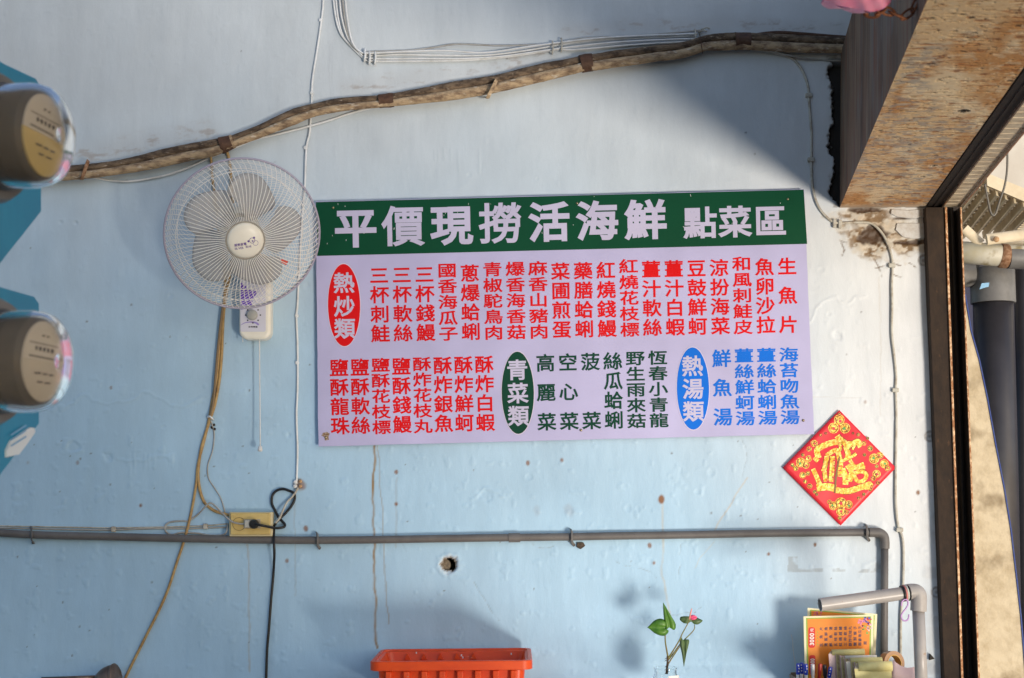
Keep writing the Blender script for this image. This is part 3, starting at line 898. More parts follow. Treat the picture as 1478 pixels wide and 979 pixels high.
cable('white_cable', [(118, 252, -.012), (145, 258.5), (175, 262), (203, 260), (240, 253), (272, 242), (300, 229), (320, 221, -.010), (345, 211, -.012), (366, 202), (400, 194), (440, 184), (475, 174), (505, 164), (535, 156, -.02)], .0038, m_white, 'white cable sagging below the brown wrapped pipes at upper left')
rc = thing('right_cable', 'thin ivory cable curving down beside the right edge of the menu sign', 'cable', P(1303, 960, 0))
cable('wire', [(1090, 71, -.02), (1118, 76, -.014), (1142, 84), (1155, 97), (1163, 113), (1167, 130), (1168, 150), (1171, 190), (1171, 230), (1172, 262), (1176, 285), (1184, 303), (1197, 317), (1208, 322), (1222, 322), (1243, 321), (1258, 323), (1270, 333),
             (1279, 347), (1286, 367), (1288, 385), (1287, 410), (1287.5, 440), (1287, 480), (1290, 510), (1293, 540), (1292.5, 564), (1293.5, 600), (1293, 640), (1292.5, 690), (1293, 730), (1296, 758), (1302, 775), (1304, 800), (1303, 850), (1300, 900), (1300, 985)], .0044, m_ivory, parent=rc)
cable('wire', [(1100, 70, -.03), (1130, 78, -.02), (1160, 84, -.014), (1185, 87), (1212, 88), (1240, 90)], .0032, m_greyw, parent=rc)
for (u, v, a) in ((1168, 137, 0), (1171, 230, 0), (1205, 322, 1), (1213, 323, 1), (1288, 383, 0), (1293, 563, 0), (1299, 765, 0)):
    w, h = (5, 3) if not a else (2.6, 6)
    o = MB().add(prism([P(u - w, v - h, -.013), P(u + w, v - h, -.013), P(u + w, v + h, -.013), P(u - w, v + h, -.013)], (0, .014, 0))).build('cable_clip', m_ivory, rc)
    bevel(fixn(o), .0025, 2)

cords = thing('fan_cords', 'brown electrical cords hanging behind the fan and gathered down towards the socket', 'cord', P(305, 620, 0))
cable('cord', [(304, 222, -.03), (305.5, 240, -.012), (307, 262), (311, 290), (314, 320), (318, 345), (322, 375), (325, 400), (324, 430), (321, 455), (318.5, 480), (316, 510), (313, 545), (307, 575), (302, 604), (295, 635), (286, 670), (283, 700), (276, 740), (266, 780), (256, 810), (243, 850), (230, 880), (210, 920), (190, 960), (178, 985)], .0046, m_brownc, parent=cords, n=10)
cable('cord', [(318, 215, -.03), (327, 219, -.014), (331, 232), (333, 250), (334, 275), (338, 320, -.02), (336, 370, -.02), (329, 410), (323, 450), (321, 485), (320, 510), (317, 545), (311, 580), (304, 603), (296, 628), (290, 650), (286, 680), (288, 705), (295, 725), (307, 736), (320, 741), (333, 744)], .0050, m_brownc, parent=cords, n=10)
cable('cord', [(322, 440, -.018), (317, 480, -.016), (314, 510, -.016), (311, 545, -.016), (308, 580, -.014), (303, 602, -.016)], .0042, mat('dark_cord', (.22, .15, .08), .5), parent=cords)
cable('thin_wire', [(304, 606, -.012), (309, 625), (307, 650), (300, 672), (301, 690), (310, 705), (319, 720), (325, 740)], .0021, m_greyw, parent=cords)
cable('cord_tie', [(299, 603, -.004), (302, 601, -.018), (306, 604, -.02), (308, 606, -.004)], .003, m_white, parent=cords, n=4)
for (u, v) in ((306, 618), (310, 620), (309, 614)):
    MB().add(lathe([(0, .010), (.004, .008), (.0035, 0)], P(u, v, 0), (.2, -1, .2), 8)).build('nail', mat('dark_nail', (.06, .045, .035), .6, .5), cords, smooth=True)

gw = thing('grey_wires', 'pair of thin grey wires running just above the grey conduit at lower left', 'cable', P(160, 764, 0))
cable('wire', [(-10, 762), (40, 763), (100, 764.5), (160, 765), (220, 763), (270, 763), (300, 762), (329, 761)], .0026, m_greyw, parent=gw)
cable('wire', [(-10, 759), (40, 760), (100, 761), (160, 762), (230, 761), (295, 759), (329, 756)], .0022, m_ivory, parent=gw)
cable('wire', [(329, 756, -.006), (327, 767, -.02), (322, 772, -.01), (305, 773), (285, 770), (262, 769), (248, 772), (240, 768), (238, 760), (245, 754), (262, 752), (272, 752), (284, 744), (294, 734, -.022), (301, 727, -.024), (308, 728, -.022), (320, 740, -.03), (333, 752, -.045), (345, 756, -.048), (354, 756, -.05)], .0030, m_greyw, parent=gw, n=10)
for (u, v) in ((163, 764), (296, 760)):
    o = MB().add(prism([P(u - 3, v - 4, -.012), P(u + 3, v - 4, -.012), P(u + 3, v + 4, -.012), P(u - 3, v + 4, -.012)], (0, .013, 0))).build('cable_clip', m_ivory, gw); bevel(fixn(o), .002, 2)

# ------------------------------------------------------------------ grey conduit
m_pvc = mat('dark_grey_pvc', (.115, .105, .10), .5, col2=(.15, .14, .135), scale=14, col3=(.05, .045, .04), scale3=190, thr3=(.66, .74))
cd = thing('conduit', 'dark grey conduit pipe running the width of the wall and turning down at the right', 'pipe', P(700, 776, 0))
hp = [(-14, 768.5), (60, 772.5), (150, 774.5), (250, 777), (350, 779), (450, 780), (550, 779), (640, 777.5), (740, 776), (820, 775), (900, 773.5), (1000, 772), (1100, 770), (1200, 769), (1262, 768.5)]
MB().add(tube(spline([P(u, v, -.017) for u, v in hp], 4), .0122, 16)).build('pipe_run', m_pvc, cd, smooth=True)
MB().add(tube([P(734, 776.4, -.017), P(751, 776.1, -.017)], .0148, 16)).build('coupling', m_pvc, cd, smooth=True, sharp=50)
bend = [P(1254, 768.6, -.017), P(1262, 768.6, -.017), P(1270, 769.5, -.017), P(1275.5, 774, -.017), P(1277, 782, -.017), P(1277, 792, -.017)]
MB().add(tube(spline(bend, 4), .0152, 16)).build('elbow', m_pvc, cd, smooth=True, sharp=50)
MB().add(tube([P(1277, 788, -.017), P(1276.5, 860, -.017), P(1276, 990, -.017)], .0118, 16)).build('pipe_drop', m_pvc, cd, smooth=True)
for (u, v) in ((45, 772), (458, 780), (825, 775.5), (1251, 768.6)):
    pts = [P(u - 1, v - 11, -.002), P(u, v - 9, -.020), P(u + .5, v - 3, -.034), P(u + .5, v + 4, -.034), P(u + 1, v + 8, -.020), P(u + 4, v + 12, -.004)]
    MB().add(tube(spline(pts, 4), .0052, 6, flat=.5)).build('pipe_clip', m_pvc, cd, smooth=True, sharp=60)
    MB().add(lathe([(0, .007), (.0035, .006), (.004, 0)], P(u + 3, v + 11.5, -.003), (0, -1, 0), 9)).build('clip_nail', mat('dark_nail', (0, 0, 0)), cd, smooth=True)
rgn = [(833, 783), (842, 783), (845, 788), (838, 793), (832, 790)]
o = MB().add(prism([P(a, b, -.008) for a, b in rgn], (0, .012, 0))).build('mortar_lump', mat('dark_masonry', (0, 0, 0)), cd); bevel(fixn(o), .002)

# ------------------------------------------------------------------ wall socket with plugs
so_ = thing('wall_socket', 'yellowed double wall socket box with a black plug and a white plug in it', 'socket', P(361, 774, 0))
m_yel = mat('yellowed_plastic', (.66, .50, .20), .42, col2=(.58, .42, .15), scale=25)
m_yel2 = mat('yellowed_backbox', (.62, .54, .34), .5)
def rbox(u0, v0, u1, v1, y0, y1, name, m, parent, bw=.004, rr=0, seg=3):
    o = MB().add(prism([P(u0, v0, y1), P(u1, v0, y1), P(u1, v1, y1), P(u0, v1, y1)], (0, y0 - y1, 0))).build(name, m, parent)
    return bevel(fixn(o), bw, seg)
rbox(330.5, 739, 393.5, 774.5, 0, -.030, 'back_box', m_yel2, so_, .004)
rbox(332.5, 740.5, 390, 772, -.0301, -.036, 'cover_plate', m_yel, so_, .005)
MB().add(disc(P(345, 756.5, -.0362), (0, -1, 0), .021, .0006, 30)).build('round_cover', mat('yellowed_dark', (.60, .42, .14), .45), so_)
MB().add(tube([P(345 + 9.3 * math.cos(t), 756.5 + 9.3 * math.sin(t), -.0368) for t in [2 * math.pi * i / 30 for i in range(30)]], .0006, 5, closed=True)).build('cover_gap', mat('gap_black', (.02, .015, .01), .8), so_)
rbox(351.5, 749.5, 376, 763, -.0361, -.0375, 'outlet_face', mat('outlet_grey', (.42, .36, .26), .5), so_, .001)
rbox(352.5, 751, 362, 762, -.0376, -.060, 'white_plug', mat('dirty_white_plug', (.50, .48, .42), .45), so_, .004)
MB().add(lathe([(0, .030), (.011, .029), (.015, .022), (.0155, .004), (.014, 0)], P(367.5, 756.5, -.0376), (0, -1, 0), 18)).build('black_plug', m_black, so_, smooth=True, sharp=50)
l = Lettering(Sg(-.0370))
for k in range(3): l.line([(330 + 3.4 * k + 3, 742.5 + 1.2 * k), (327.5 + 3.2 * k + 6.5, 747 + k)], 1.1)
l.build('embossed_marks', mat('yellowed_dark', (0, 0, 0)), so_)
cable('black_cord', [(368, 756.5, -.066), (380, 759, -.066), (393, 761.5, -.040), (402, 762.3, -.022), (410, 760.5, -.014), (411, 757, -.010), (406, 751, -.008), (402, 746.5), (396, 735), (392.5, 727), (393, 716), (399, 708.5), (408, 706), (416, 708), (424, 712), (425.5, 720), (421, 730), (413, 740), (405, 748, -.02), (397, 757, -.02), (395.5, 765, -.018), (395.5, 785, -.038), (396, 800, -.034), (394.5, 830), (391, 870), (388, 910), (385.5, 940), (384, 985)],
      .0043, m_black, 'black power cord looped above the socket and hanging down below it', y=-.008, n=10)
cable('ivory_wire', [(398, 755, -.026), (404, 747, -.03), (410, 733, -.022), (415, 724), (421, 718), (427, 710), (430, 704)], .0036, m_ivory, 'short ivory wire between the socket and the rusty nails', y=-.010)

# ------------------------------------------------------------------ overhead beam
BD = Vector((-.1405, -1.0, 0.0))              # the beam runs out from the wall in this direction
BL = 2.5                                      # metres of it
ZB = P(1212, 300, 0).z
def attr_plate(name, quad, nu, nv, colf, m, parent, relief=0.0):
    """quad: corner points (u0v0, u1v0, u1v1, u0v1); colf(U, V) -> colour array, height array"""
    a, b, c, d = [np.array(q) for q in quad]
    U, V = np.meshgrid(np.linspace(0, 1, nu), np.linspace(0, 1, nv))
    Pt = (a * (1 - U[..., None]) + b * U[..., None]) * (1 - V[..., None]) + (d * (1 - U[..., None]) + c * U[..., None]) * V[..., None]
    C, H = colf(U, V)
    nrm = np.cross(b - a, d - a); nrm = nrm / np.linalg.norm(nrm)
    edge_ = np.minimum.reduce([U, 1 - U, V, 1 - V]); H = H * sstep(0, .01, edge_)
    Pt = Pt + nrm * H[..., None]
    base = np.array(origin(parent))
    idx = np.arange(nu * nv).reshape(nv, nu)
    q = np.stack([idx[:-1, :-1], idx[:-1, 1:], idx[1:, 1:], idx[1:, :-1]], -1).reshape(-1, 4)
    me = bpy.data.meshes.new(name)
    me.vertices.add(nu * nv); me.vertices.foreach_set('co', (Pt.reshape(-1, 3) - base).astype(np.float32).ravel())
    me.loops.add(q.size); me.loops.foreach_set('vertex_index', q.astype(np.int32).ravel())
    me.polygons.add(len(q)); me.polygons.foreach_set('loop_start', np.arange(0, q.size, 4, dtype=np.int32))
    me.polygons.foreach_set('use_smooth', np.ones(len(q), dtype=bool))
    me.update(calc_edges=True)
    at = me.color_attributes.new('paint', 'FLOAT_COLOR', 'POINT')
    at.data.foreach_set('color', np.concatenate([C.reshape(-1, 3), np.ones((nu * nv, 1))], 1).astype(np.float32).ravel())
    me.materials.append(m)
    o = bpy.data.objects.new(name, me); COL.objects.link(o); o.parent = parent
    return o
beam = thing('overhead_beam', 'heavy weathered beam overhead with stained tan underside and grey streaked side', 'beam', P(1212, 300, 0))
pA = P(1212, 300, 0); pB = P(1335, 298, 0); pB.z = pA.z
pU = P(1213.5, 78, 0); pT = P(1237, -6, 0); pT2 = pT + (pT - pU) * 1.5
def mixc(c1, c2, k): return np.array(c1) * (1 - k[..., None]) + np.array(c2) * k[..., None]
def under_col(U, V):
    x, y = U * .28, V * BL
    n = fbm(x * 7, y * 3.2, 201, 5); st = fbm(x * 30, y * 120, 203, 4); st2 = fbm(x * 48, y * 190, 206, 3); big = fbm(x * 4 + 3, y * 2.0, 209, 4)
    C = mixc((.70, .49, .27), (.50, .25, .09), sstep(.40, .62, n))
    pale = fbm(x * 9 + 7, y * 4.5, 211, 5); k = sstep(.54, .68, pale) * .8
    C = C * (1 - k[..., None]) + np.array((.78, .62, .40)) * k[..., None]
    k = sstep(.54, .66, big) * sstep(.45, .62, fbm(x * 40, y * 60, 217, 3)) * .6
    C = C * (1 - k[..., None]) + np.array((.24, .24, .24)) * k[..., None]
    k = sstep(.58, .70, st) * .8
    C = C * (1 - k[..., None]) + np.array((.26, .095, .03)) * k[..., None]
    st3 = fbm(x * 60, y * 130, 231, 3); dk = np.maximum(sstep(.66, .74, st2), sstep(.74, .80, st3)) * .9
    C = C * (1 - dk[..., None]) + np.array((.06, .035, .022)) * dk[..., None]
    k = sstep(.60, .70, fbm(x * 50, y * 50, 233, 4)) * .35; C = C * (1 - k[..., None]) + np.array((.75, .62, .42)) * k[..., None]
    H = -(sstep(.60, .74, st) * .0015 + dk * .003) + (n - .5) * .003
    for (hu, hv, r) in ((.74, .46, .016), (.79, .23, .011)):
        d = np.hypot(x - hu * .28, y - hv * BL) + (st - .5) * .012
        C = C * (1 - sstep(r * 2.2, r * 1.2, d)[..., None] * .6) + np.array((.70, .58, .42)) * sstep(r * 2.2, r * 1.2, d)[..., None] * .6
        k = sstep(r * 1.1, r * .9, d); C = C * (1 - k[..., None]) + np.array((.006, .004, .003)) * k[..., None]; H = H - sstep(r, r * .7, d) * .012
    e = sstep(.03, 0, V) * .7
    C = C * (1 - e[..., None]) + np.array((.55, .46, .36)) * e[..., None]
    return C, H
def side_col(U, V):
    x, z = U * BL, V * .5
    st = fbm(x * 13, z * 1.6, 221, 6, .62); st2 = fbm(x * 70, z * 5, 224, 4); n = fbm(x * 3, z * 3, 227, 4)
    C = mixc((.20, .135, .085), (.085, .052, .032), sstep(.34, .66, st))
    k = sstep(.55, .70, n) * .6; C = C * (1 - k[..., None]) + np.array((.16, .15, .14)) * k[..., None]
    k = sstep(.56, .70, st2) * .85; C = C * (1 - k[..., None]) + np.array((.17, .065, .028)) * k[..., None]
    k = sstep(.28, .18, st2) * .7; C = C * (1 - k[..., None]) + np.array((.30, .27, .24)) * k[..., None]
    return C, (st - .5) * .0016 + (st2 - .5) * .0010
m_beam = attr_mat('beam_plaster', rough=.75, bump=.5, bscale=140)
far = BD * BL
attr_plate('underside', [pA, pA + far, pB + far, pB][0:1] + [pB, pB + far, pA + far], 200, 1100, lambda U, V: under_col(1 - 0 * U - (1 - U), V), m_beam, beam)
attr_plate('side_face', [pA, pA + far, pU + far, pU], 900, 160, side_col, m_beam, beam)
attr_plate('upper_side_face', [pU, pU + far, pT2 + far, pT2], 900, 90, side_col, m_beam, beam)
zt = pT2.z
xo = pB.x
MB().add(([pT2, Vector((xo, 0, zt)), Vector((xo, 0, zt)) + far, pT2 + far, pB, pB + far, pA + far, pU + far],
          [(0, 3, 2, 1), (1, 2, 5, 4), (2, 3, 7, 6, 5)])).build('outer_face', mat('beam_outer', (.38, .32, .26), .85, col2=(.25, .2, .15), scale=8), beam)

# ------------------------------------------------------------------ shutter frame: rail under the beam, post on the wall
m_dark = mat('brown_black_steel', (.010, .008, .007), .7, .0, col2=(.030, .018, .011), scale=50, bump=.5, bscale=120)
m_flange = mat('brown_painted_steel', (.040, .023, .013), .85, .0, col2=(.020, .012, .008), scale=30, stretch=(1, 1, .6), bump=.6, bscale=90, col3=(.13, .065, .03), scale3=55, thr3=(.66, .78))
m_redge = mat('rust_edge', (.74, .50, .30), .5, .2, col2=(.32, .13, .045), scale=110, stretch=(1, 1, .5), contrast=(.40, .55), bump=.8, bscale=300)
fr = thing('shutter_frame', 'rusty dark brown steel shutter frame with upright channel and rail under the beam', 'door frame', P(1360, 979, 0))
def line_px(a, b, t): return (a[0] + (b[0] - a[0]) * t, a[1] + (b[1] - a[1]) * t)
def vbar(name, t0, t1, b0, b1, y0, y1, m, bw=.001):
    """upright bar between two measured top points and two measured bottom points, front face at y1"""
    q = [P(t0, 299, y1), P(t1, 299, y1), P(b1, 985, y1), P(b0, 985, y1)]
    q[2] += (q[2] - q[1]) * .4; q[3] += (q[3] - q[0]) * .4
    o = MB().add(prism(q, (0, y0 - y1, 0))).build(name, m, fr)
    return bevel(fixn(o), bw, 1)
vbar('flange', 1336, 1366, 1363, 1388, .004, -.035, m_flange, .002)
vbar('channel_lip', 1363.8, 1367, 1387.6, 1391.0, -.0352, -.042, m_redge, .001)
vbar('channel_back', 1367, 1387, 1391, 1412, .05, .035, m_dark)
vbar('channel_lip', 1385.8, 1388.2, 1412.3, 1415.0, -.030, -.036, m_redge, .001)
vbar('channel_web', 1386.2, 1387.6, 1412.8, 1414.3, .05, -.0302, m_dark, .0005)
vbar('channel_strip', 1374, 1376, 1398, 1400, .034, .012, m_dark)
def hbar(name, u0, u1, dz0, dz1, m, v=300, L=BL, s=.0):
    """bar that runs out along the beam; dz below the beam's underside"""
    a = P(u0, v, 0); b = P(u1, v, 0); zz = ZB
    a0 = Vector((a.x, 0, zz + dz0)) + BD * s; b0 = Vector((b.x, 0, zz + dz0)) + BD * s
    V = [a0, b0, Vector((b0.x, b0.y, zz + dz1)), Vector((a0.x, a0.y, zz + dz1))]
    V += [p + BD * L for p in V]
    F = [(0, 1, 2, 3), (4, 7, 6, 5), (0, 4, 5, 1), (1, 5, 6, 2), (2, 6, 7, 3), (3, 7, 4, 0)]
    o = MB().add((V, F)).build(name, m, fr); fixn(o); return o
hbar('rail', 1337, 1357, -.002, .06, m_dark)
hbar('rail_lip', 1346, 1347.5, -.005, -.0025, m_dark)
hbar('rail_edge', 1356.9, 1359.0, -.010, .05, mat('worn_steel', (.45, .36, .27), .35, .7, col2=(.25, .14, .08), scale=70, contrast=(.45, .6)))
m_rib = mat('ribbed_sheet', (.78, .66, .48), .45, .0, col2=(.52, .41, .28), scale=22, stretch=(1, 1, 1), contrast=(.35, .65), bump=.3)
for k in range(47):
    s0 = k * .052
    hbar('rib', 1359, 1383.5, -.001, .010, m_rib, L=.0455, s=s0 + .001)
hbar('rail_edge', 1383.6, 1386.3, -.006, .04, mat('worn_steel', (0, 0, 0)))
hbar('outer_rail', 1386.5, 1393, .006, .03, mat('rust_red', (.36, .17, .09), .7, .2, col2=(.50, .32, .22), scale=30, contrast=(.4, .6)))

# ------------------------------------------------------------------ outside, seen past the post
m_tan = mat('mottled_render', (.66, .55, .38), .8, col2=(.48, .38, .24), scale=16, contrast=(.42, .70), bump=.6, bscale=60, bdist=.004, col3=(.14, .085, .035), scale3=6, thr3=(.55, .70))
m_bluep = mat('blue_edge_paint', (.015, .045, .26), .6, col2=(.05, .08, .24), scale=80)
btr = thing('sloping_buttress', 'stained tan plaster wall end with a slanting blue painted edge beyond the post', 'wall', P(1440, 985, .1))
y0 = .06
le = [(1380, 425), (1391.5, 425)]
right = [(1392.5, 425), (1396, 450), (1402, 478), (1413, 520), (1424, 575), (1437, 640), (1449, 705), (1458, 765), (1467, 830), (1473, 890), (1480, 985), (1484, 1080)]
right = [(u + .8 * math.sin(i * 2.1), v) for i, (u, v) in enumerate(right)]
q = [P(1375, 425, y0)] + [P(u, v, y0) for u, v in right] + [P(1375, 1080, y0)]
o = MB().add(prism(q, (0, .14, 0))).build('plaster_face', m_tan, btr); fixn(o)
V = []; F = []
for i, (u, v) in enumerate(right):
    a = P(u, v, y0 - .003); V += [a, a + Vector((.0040, 0, .001)), a + Vector((.0040, .15, .001)), a + Vector((0, .15, 0))]
for i in range(len(right) - 1):
    for k in range(4): F.append((4 * i + k, 4 * i + (k + 1) % 4, 4 * i + 4 + (k + 1) % 4, 4 * i + 4 + k))
fixn(MB().add((V, F)).build('blue_edge', m_bluep, btr))
m_gpipe = mat('outdoor_grey_pvc', (.20, .195, .19), .5, col2=(.14, .135, .13), scale=8, contrast=(.4, .6))
m_gpipe_d = mat('drainpipe_grey', (.034, .032, .038), .38, col2=(.050, .047, .052), scale=6)
dp = thing('drainpipe', 'thick dark grey downpipe with pale grey elbow standing outside beyond the post', 'pipe', P(1434, 985, .55))
yd = .55
r = (P(1463, 500, yd) - P(1404, 500, yd)).length / 2
MB().add(tube([P(1433.5, 433, yd), P(1440, 700, yd), P(1448, 1150, yd)], r * .97, 28)).build('downpipe', m_gpipe_d, dp, smooth=True)
pts = [P(1370, 402, yd), P(1404, 400, yd), P(1424, 402, yd), P(1432, 412, yd), P(1433, 440, yd)]
MB().add(tube([P(1360, 396, yd), P(1404, 397, yd)], r * .62, 24)).build('branch', m_gpipe, dp, smooth=True)
MB().add(tube([P(1431, 384, yd), P(1431.5, 387, yd), P(1432, 393, yd), P(1433.6, 438, yd)], [r * .8, r * 1.0, r * 1.07, r * 1.07], 28)).build('socket', m_gpipe, dp, smooth=True, sharp=40)
MB().add(tube([P(1400, 393, yd), P(1412, 402, yd), P(1423, 420, yd)], r * .55, 20)).build('elbow', m_gpipe, dp, smooth=True)
o = MB().add(prism([P(1414, 418, yd - r * 1.12), P(1417, 409, yd - r * 1.12), P(1428, 408, yd - r * 1.14), P(1427, 414, yd - r * 1.14), P(1419, 416, yd - r * 1.13)], (0, .004, 0))).build('sticker', mat('pale_blue_sticker', (.30, .55, .80), .3), dp); fixn(o)
dp2 = thing('drainpipe', 'narrow dark blue grey downpipe at the right edge behind the thick grey pipe', 'pipe', P(1474, 985, .75))
MB().add(tube([P(1476, 386, .75), P(1479, 700, .75), P(1483, 1150, .75)], .032, 20)).build('downpipe', m_gpipe_d, dp2, smooth=True)
sh = thing('outside_wall', 'plain dark blue painted wall behind the drainpipes outside', 'wall', P(1430, 985, 1.1))
MB().add(box(1.25, 4.2, 1.10, 1.2, 0, 2.62)).build('wall_face', mat('navy_paint', (.030, .036, .085), .7, col2=(.05, .05, .09), scale=5), sh)
MB().add(box(1.25, 4.2, 1.12, 1.2, 2.62, 4.4)).build('white_band', mat('cream_wall', (.66, .62, .55), .7, col2=(.55, .50, .43), scale=4), sh)
m_creamp = mat('cream_pipe', (.52, .47, .33), .5, col2=(.58, .55, .46), scale=11, contrast=(.4, .6), col3=(.30, .24, .12), scale3=16, thr3=(.6, .72))
hp_ = thing('horizontal_pipe', 'old cream pipe with a rusty joint running across above the grey downpipe', 'pipe', P(1430, 366, .40))
rp = .040
MB().add(tube([P(1365, 362.5, .42), P(1430, 368, .42), P(1520, 372.5, .42)], rp, 24)).build('pipe', m_creamp, hp_, smooth=True)
MB().add(tube([P(1442, 369, .42), P(1444, 369.3, .42), P(1453, 370, .42), P(1455, 370.2, .42)], [rp * 1.02, rp * 1.10, rp * 1.10, rp * 1.02], 24)).build('rusty_joint', m_rusty, hp_, smooth=True, sharp=40)
MB().add(tube([P(1455, 371, .42), P(1520, 374, .42)], rp * 1.06, 24)).build('pipe_sleeve', m_gpipe, hp_, smooth=True, sharp=40)
# slatted shelf / awning underside
m_cream = mat('cream_painted_slat', (.78, .68, .50), .6, col2=(.66, .55, .38), scale=18)
m_slat = mat('cream_slat', (.72, .62, .45), .6, col2=(.55, .46, .31), scale=20)
aw = thing('slatted_canopy', 'cream slatted canopy seen from below beyond the shutter frame', 'canopy', P(1430, 300, .5))
def SL(u, s):    # u across (px at near edge), s 0 near .. 1 far: a plane that rises towards the viewer
    near = P(u, 262 + (u - 1390) * .42, .38); f = P(1330 + (u - 1390) * 1.2, 345, .95)
    return near * (1 - s) + f * s
nb = 11
for i in range(nb):
    u0 = 1360 + i * 13
    a, b, c_, d_ = SL(u0, 0), SL(u0 + 3.2, 0), SL(u0 + 3.2, 1), SL(u0, 1)
    fixn(MB().add(prism([a, b, c_, d_], (0, .01, .03))).build('rafter', m_slat, aw))
for j in range(12):
    s0 = j / 12
    a, b, c_, d_ = SL(1350, s0), SL(1510, s0), SL(1510, s0 + .055), SL(1350, s0 + .055)
    up = Vector((0, 0, .032))
    fixn(MB().add(prism([a + up, b + up, c_ + up, d_ + up], (0, 0, .012))).build('slat', m_cream, aw))
a, b = P(1425, 268, .36), P(1500, 300, .36)
fixn(MB().add(prism([a, b, b + Vector((0, 0, .050)), a + Vector((0, 0, .046))], (0, .04, .01))).build('fascia', m_cream, aw))
for (u0, v0, u1, v1, yy, rr, nm) in ((1392, 330, 1416, 352, .40, .018, 'bracket'), (1424, 346, 1500, 336, .36, .020, 'bracket'), (1395, 355, 1500, 350, .50, .008, 'bracket')):
    MB().add(tube([P(u0, v0, yy), P(u1, v1, yy)], rr, 12, flat=.5)).build(nm, m_cream, aw, smooth=True, sharp=50)
MB().add(lathe([(0, .006), (.008, .005), (.011, 0)], P(1438, 345.5, .338), (0, -1, 0), 12)).build('rusty_bolt', mat('orange_rust', (0, 0, 0)), aw, smooth=True)
up_ = [Vector((1.2, .45, 3.05)), Vector((4.0, .45, 3.05)), Vector((4.0, 1.12, 3.1)), Vector((1.2, 1.12, 3.1))]
cable('wire_hook', [(1454, 180, -.05), (1454, 215, -.05), (1453.5, 245, -.05), (1450, 268, -.05), (1443, 290, -.05), (1438, 306, -.05), (1435, 311, -.05), (1431, 309, -.05), (1428, 300, -.05), (1424, 280, -.05), (1421.5, 266, -.05)], .0036, mat('grey_wire', (.17, .16, .14), .5, .4), 'bent grey wire hook hanging in front of the slatted canopy', cat='hook')

# ------------------------------------------------------------------ wall fan
m_fanw = mat('cream_plastic', (.86, .83, .74), .32, col2=(.81, .77, .67), scale=12)
m_wire = mat('cream_wire', (.88, .86, .82), .35)
m_rim_ = mat('lilac_grey_rim', (.36, .34, .44), .32)
m_blade = mat('smoky_blade', (.50, .49, .48), .28, alpha=.52)
fan = thing('wall_fan', 'round cream wall fan with lilac grey rim hung left of the sign', 'fan', P(367, 488, 0))
n = Vector((.31, -1.0, -.47)).normalized()
fc = P(350.5, 338.5, -.30)
side = n.cross(Vector((0, 0, 1))).normalized() * -1
if side.x < 0: side = -side
upv = side.cross(n).normalized()
if upv.z < 0: upv = -upv
RF = (P(461, 340, -.30) - P(239.5, 340, -.30)).length / 2
def FP(a, r, h): return fc + (side * math.cos(a) + upv * math.sin(a)) * r + n * h
def ringt(name, r, h, w, m, segs=72, s2=8, parent=None):
    return MB().add(tube([FP(2 * math.pi * i / segs, r, h) for i in range(segs)], w, s2, closed=True)).build(name, m, parent or fan, smooth=True)
HF = .078
ringt('rim', RF, 0, .0038, m_rim_)
ringt('rim_band', RF - .001, -.007, .0032, m_fanw)
g = MB()
NW = 84
rh = .056
for i in range(NW):
    a0 = 2 * math.pi * i / NW
    pts = []
    for k in range(11):
        t = k / 10; r = rh * .92 + (RF - rh * .92) * t
        hh = HF * (1 - t ** 3.2) if t < 1 else 0
        pts.append(FP(a0 + .06 * t + .10 * t ** 6, r, hh - .001))
    g.add(tube(pts, .00120, 5, caps=False))
go_ = g.build('front_grille', m_wire, fan, smooth=True); go_['kind'] = 'stuff'
g = MB()
for i in range(NW):
    a0 = 2 * math.pi * i / NW
    pts = []
    for k in range(11):
        t = k / 10; r = .050 + (RF - .052) * t
        hh = -.100 * (1 - t ** 3.0)
        pts.append(FP(a0 - .35 * t - .75 * t ** 4, r, hh - .006))
    g.add(tube(pts, .00085, 4, caps=False))
gb = g.build('rear_grille', m_wire, fan, smooth=True); gb['kind'] = 'stuff'
ringt('grille_ring', RF * .86, HF * (1 - .86 ** 3.2) + .001 - .004, .0012, m_wire)
ringt('grille_ring', RF * .82, -.062, .0012, m_wire)
ringt('hub_ring', rh * 1.03, HF - .002, .0030, mat('worn_hub_ring', (.30, .28, .24), .5))
cap = MB().add(lathe([(0, .0085), (rh * .6, .0080), (rh * .88, .0055), (rh * .97, .002), (rh * .98, -.006)], fc + n * HF, n, 48)).build('hub_cap', m_fanw, fan, smooth=True)
# printed mark on the cap
pc = FP(0, 0, HF + .0092)
def CP(u, v):      # pixels of the photograph round the hub centre, laid on the cap
    a = (u - 356.5) * .00213; b = -(v - 350.5) * .00220
    rr = math.hypot(a, b)
    return pc + side * a + upv * b - n * (.0026 * (rr / rh) ** 2 * 1.2 - .0002)
pu = mat('purple_print', (.12, .06, .30), .5)
l = Lettering(CP)
for i, ch in enumerate('銀熊家電'): l.char(ch, 343 + 4.3 * i, 357.0 - .85 * i, 3.6, 3.8, off=.02, rot=-.2, sx=0, sy=0)
l.word('SILVER', 348.0, 361.0, 12.5, 3.0, off=.012, rot=-.17)
l.word('BEAR', 361.2, 357.9, 8.0, 3.0, off=.012, rot=-.17)
def circ(l, x, y, r, w=0, n=16):
    if w: l.line([(x + r * math.cos(2 * math.pi * i / n), y + r * math.sin(2 * math.pi * i / n)) for i in range(n + 1)], w)
    else: l.poly([(x + r * math.cos(2 * math.pi * i / n), y + r * math.sin(2 * math.pi * i / n)) for i in range(n)])
circ(l, 365.5, 349.2, 3.8, .55); circ(l, 360.3, 350.5, 1.5); circ(l, 367.8, 345.2, 1.6); circ(l, 366, 349.8, 1.1); circ(l, 370.6, 352.5, 3.6, .45)
pl = l.build('printed_mark', pu, None)
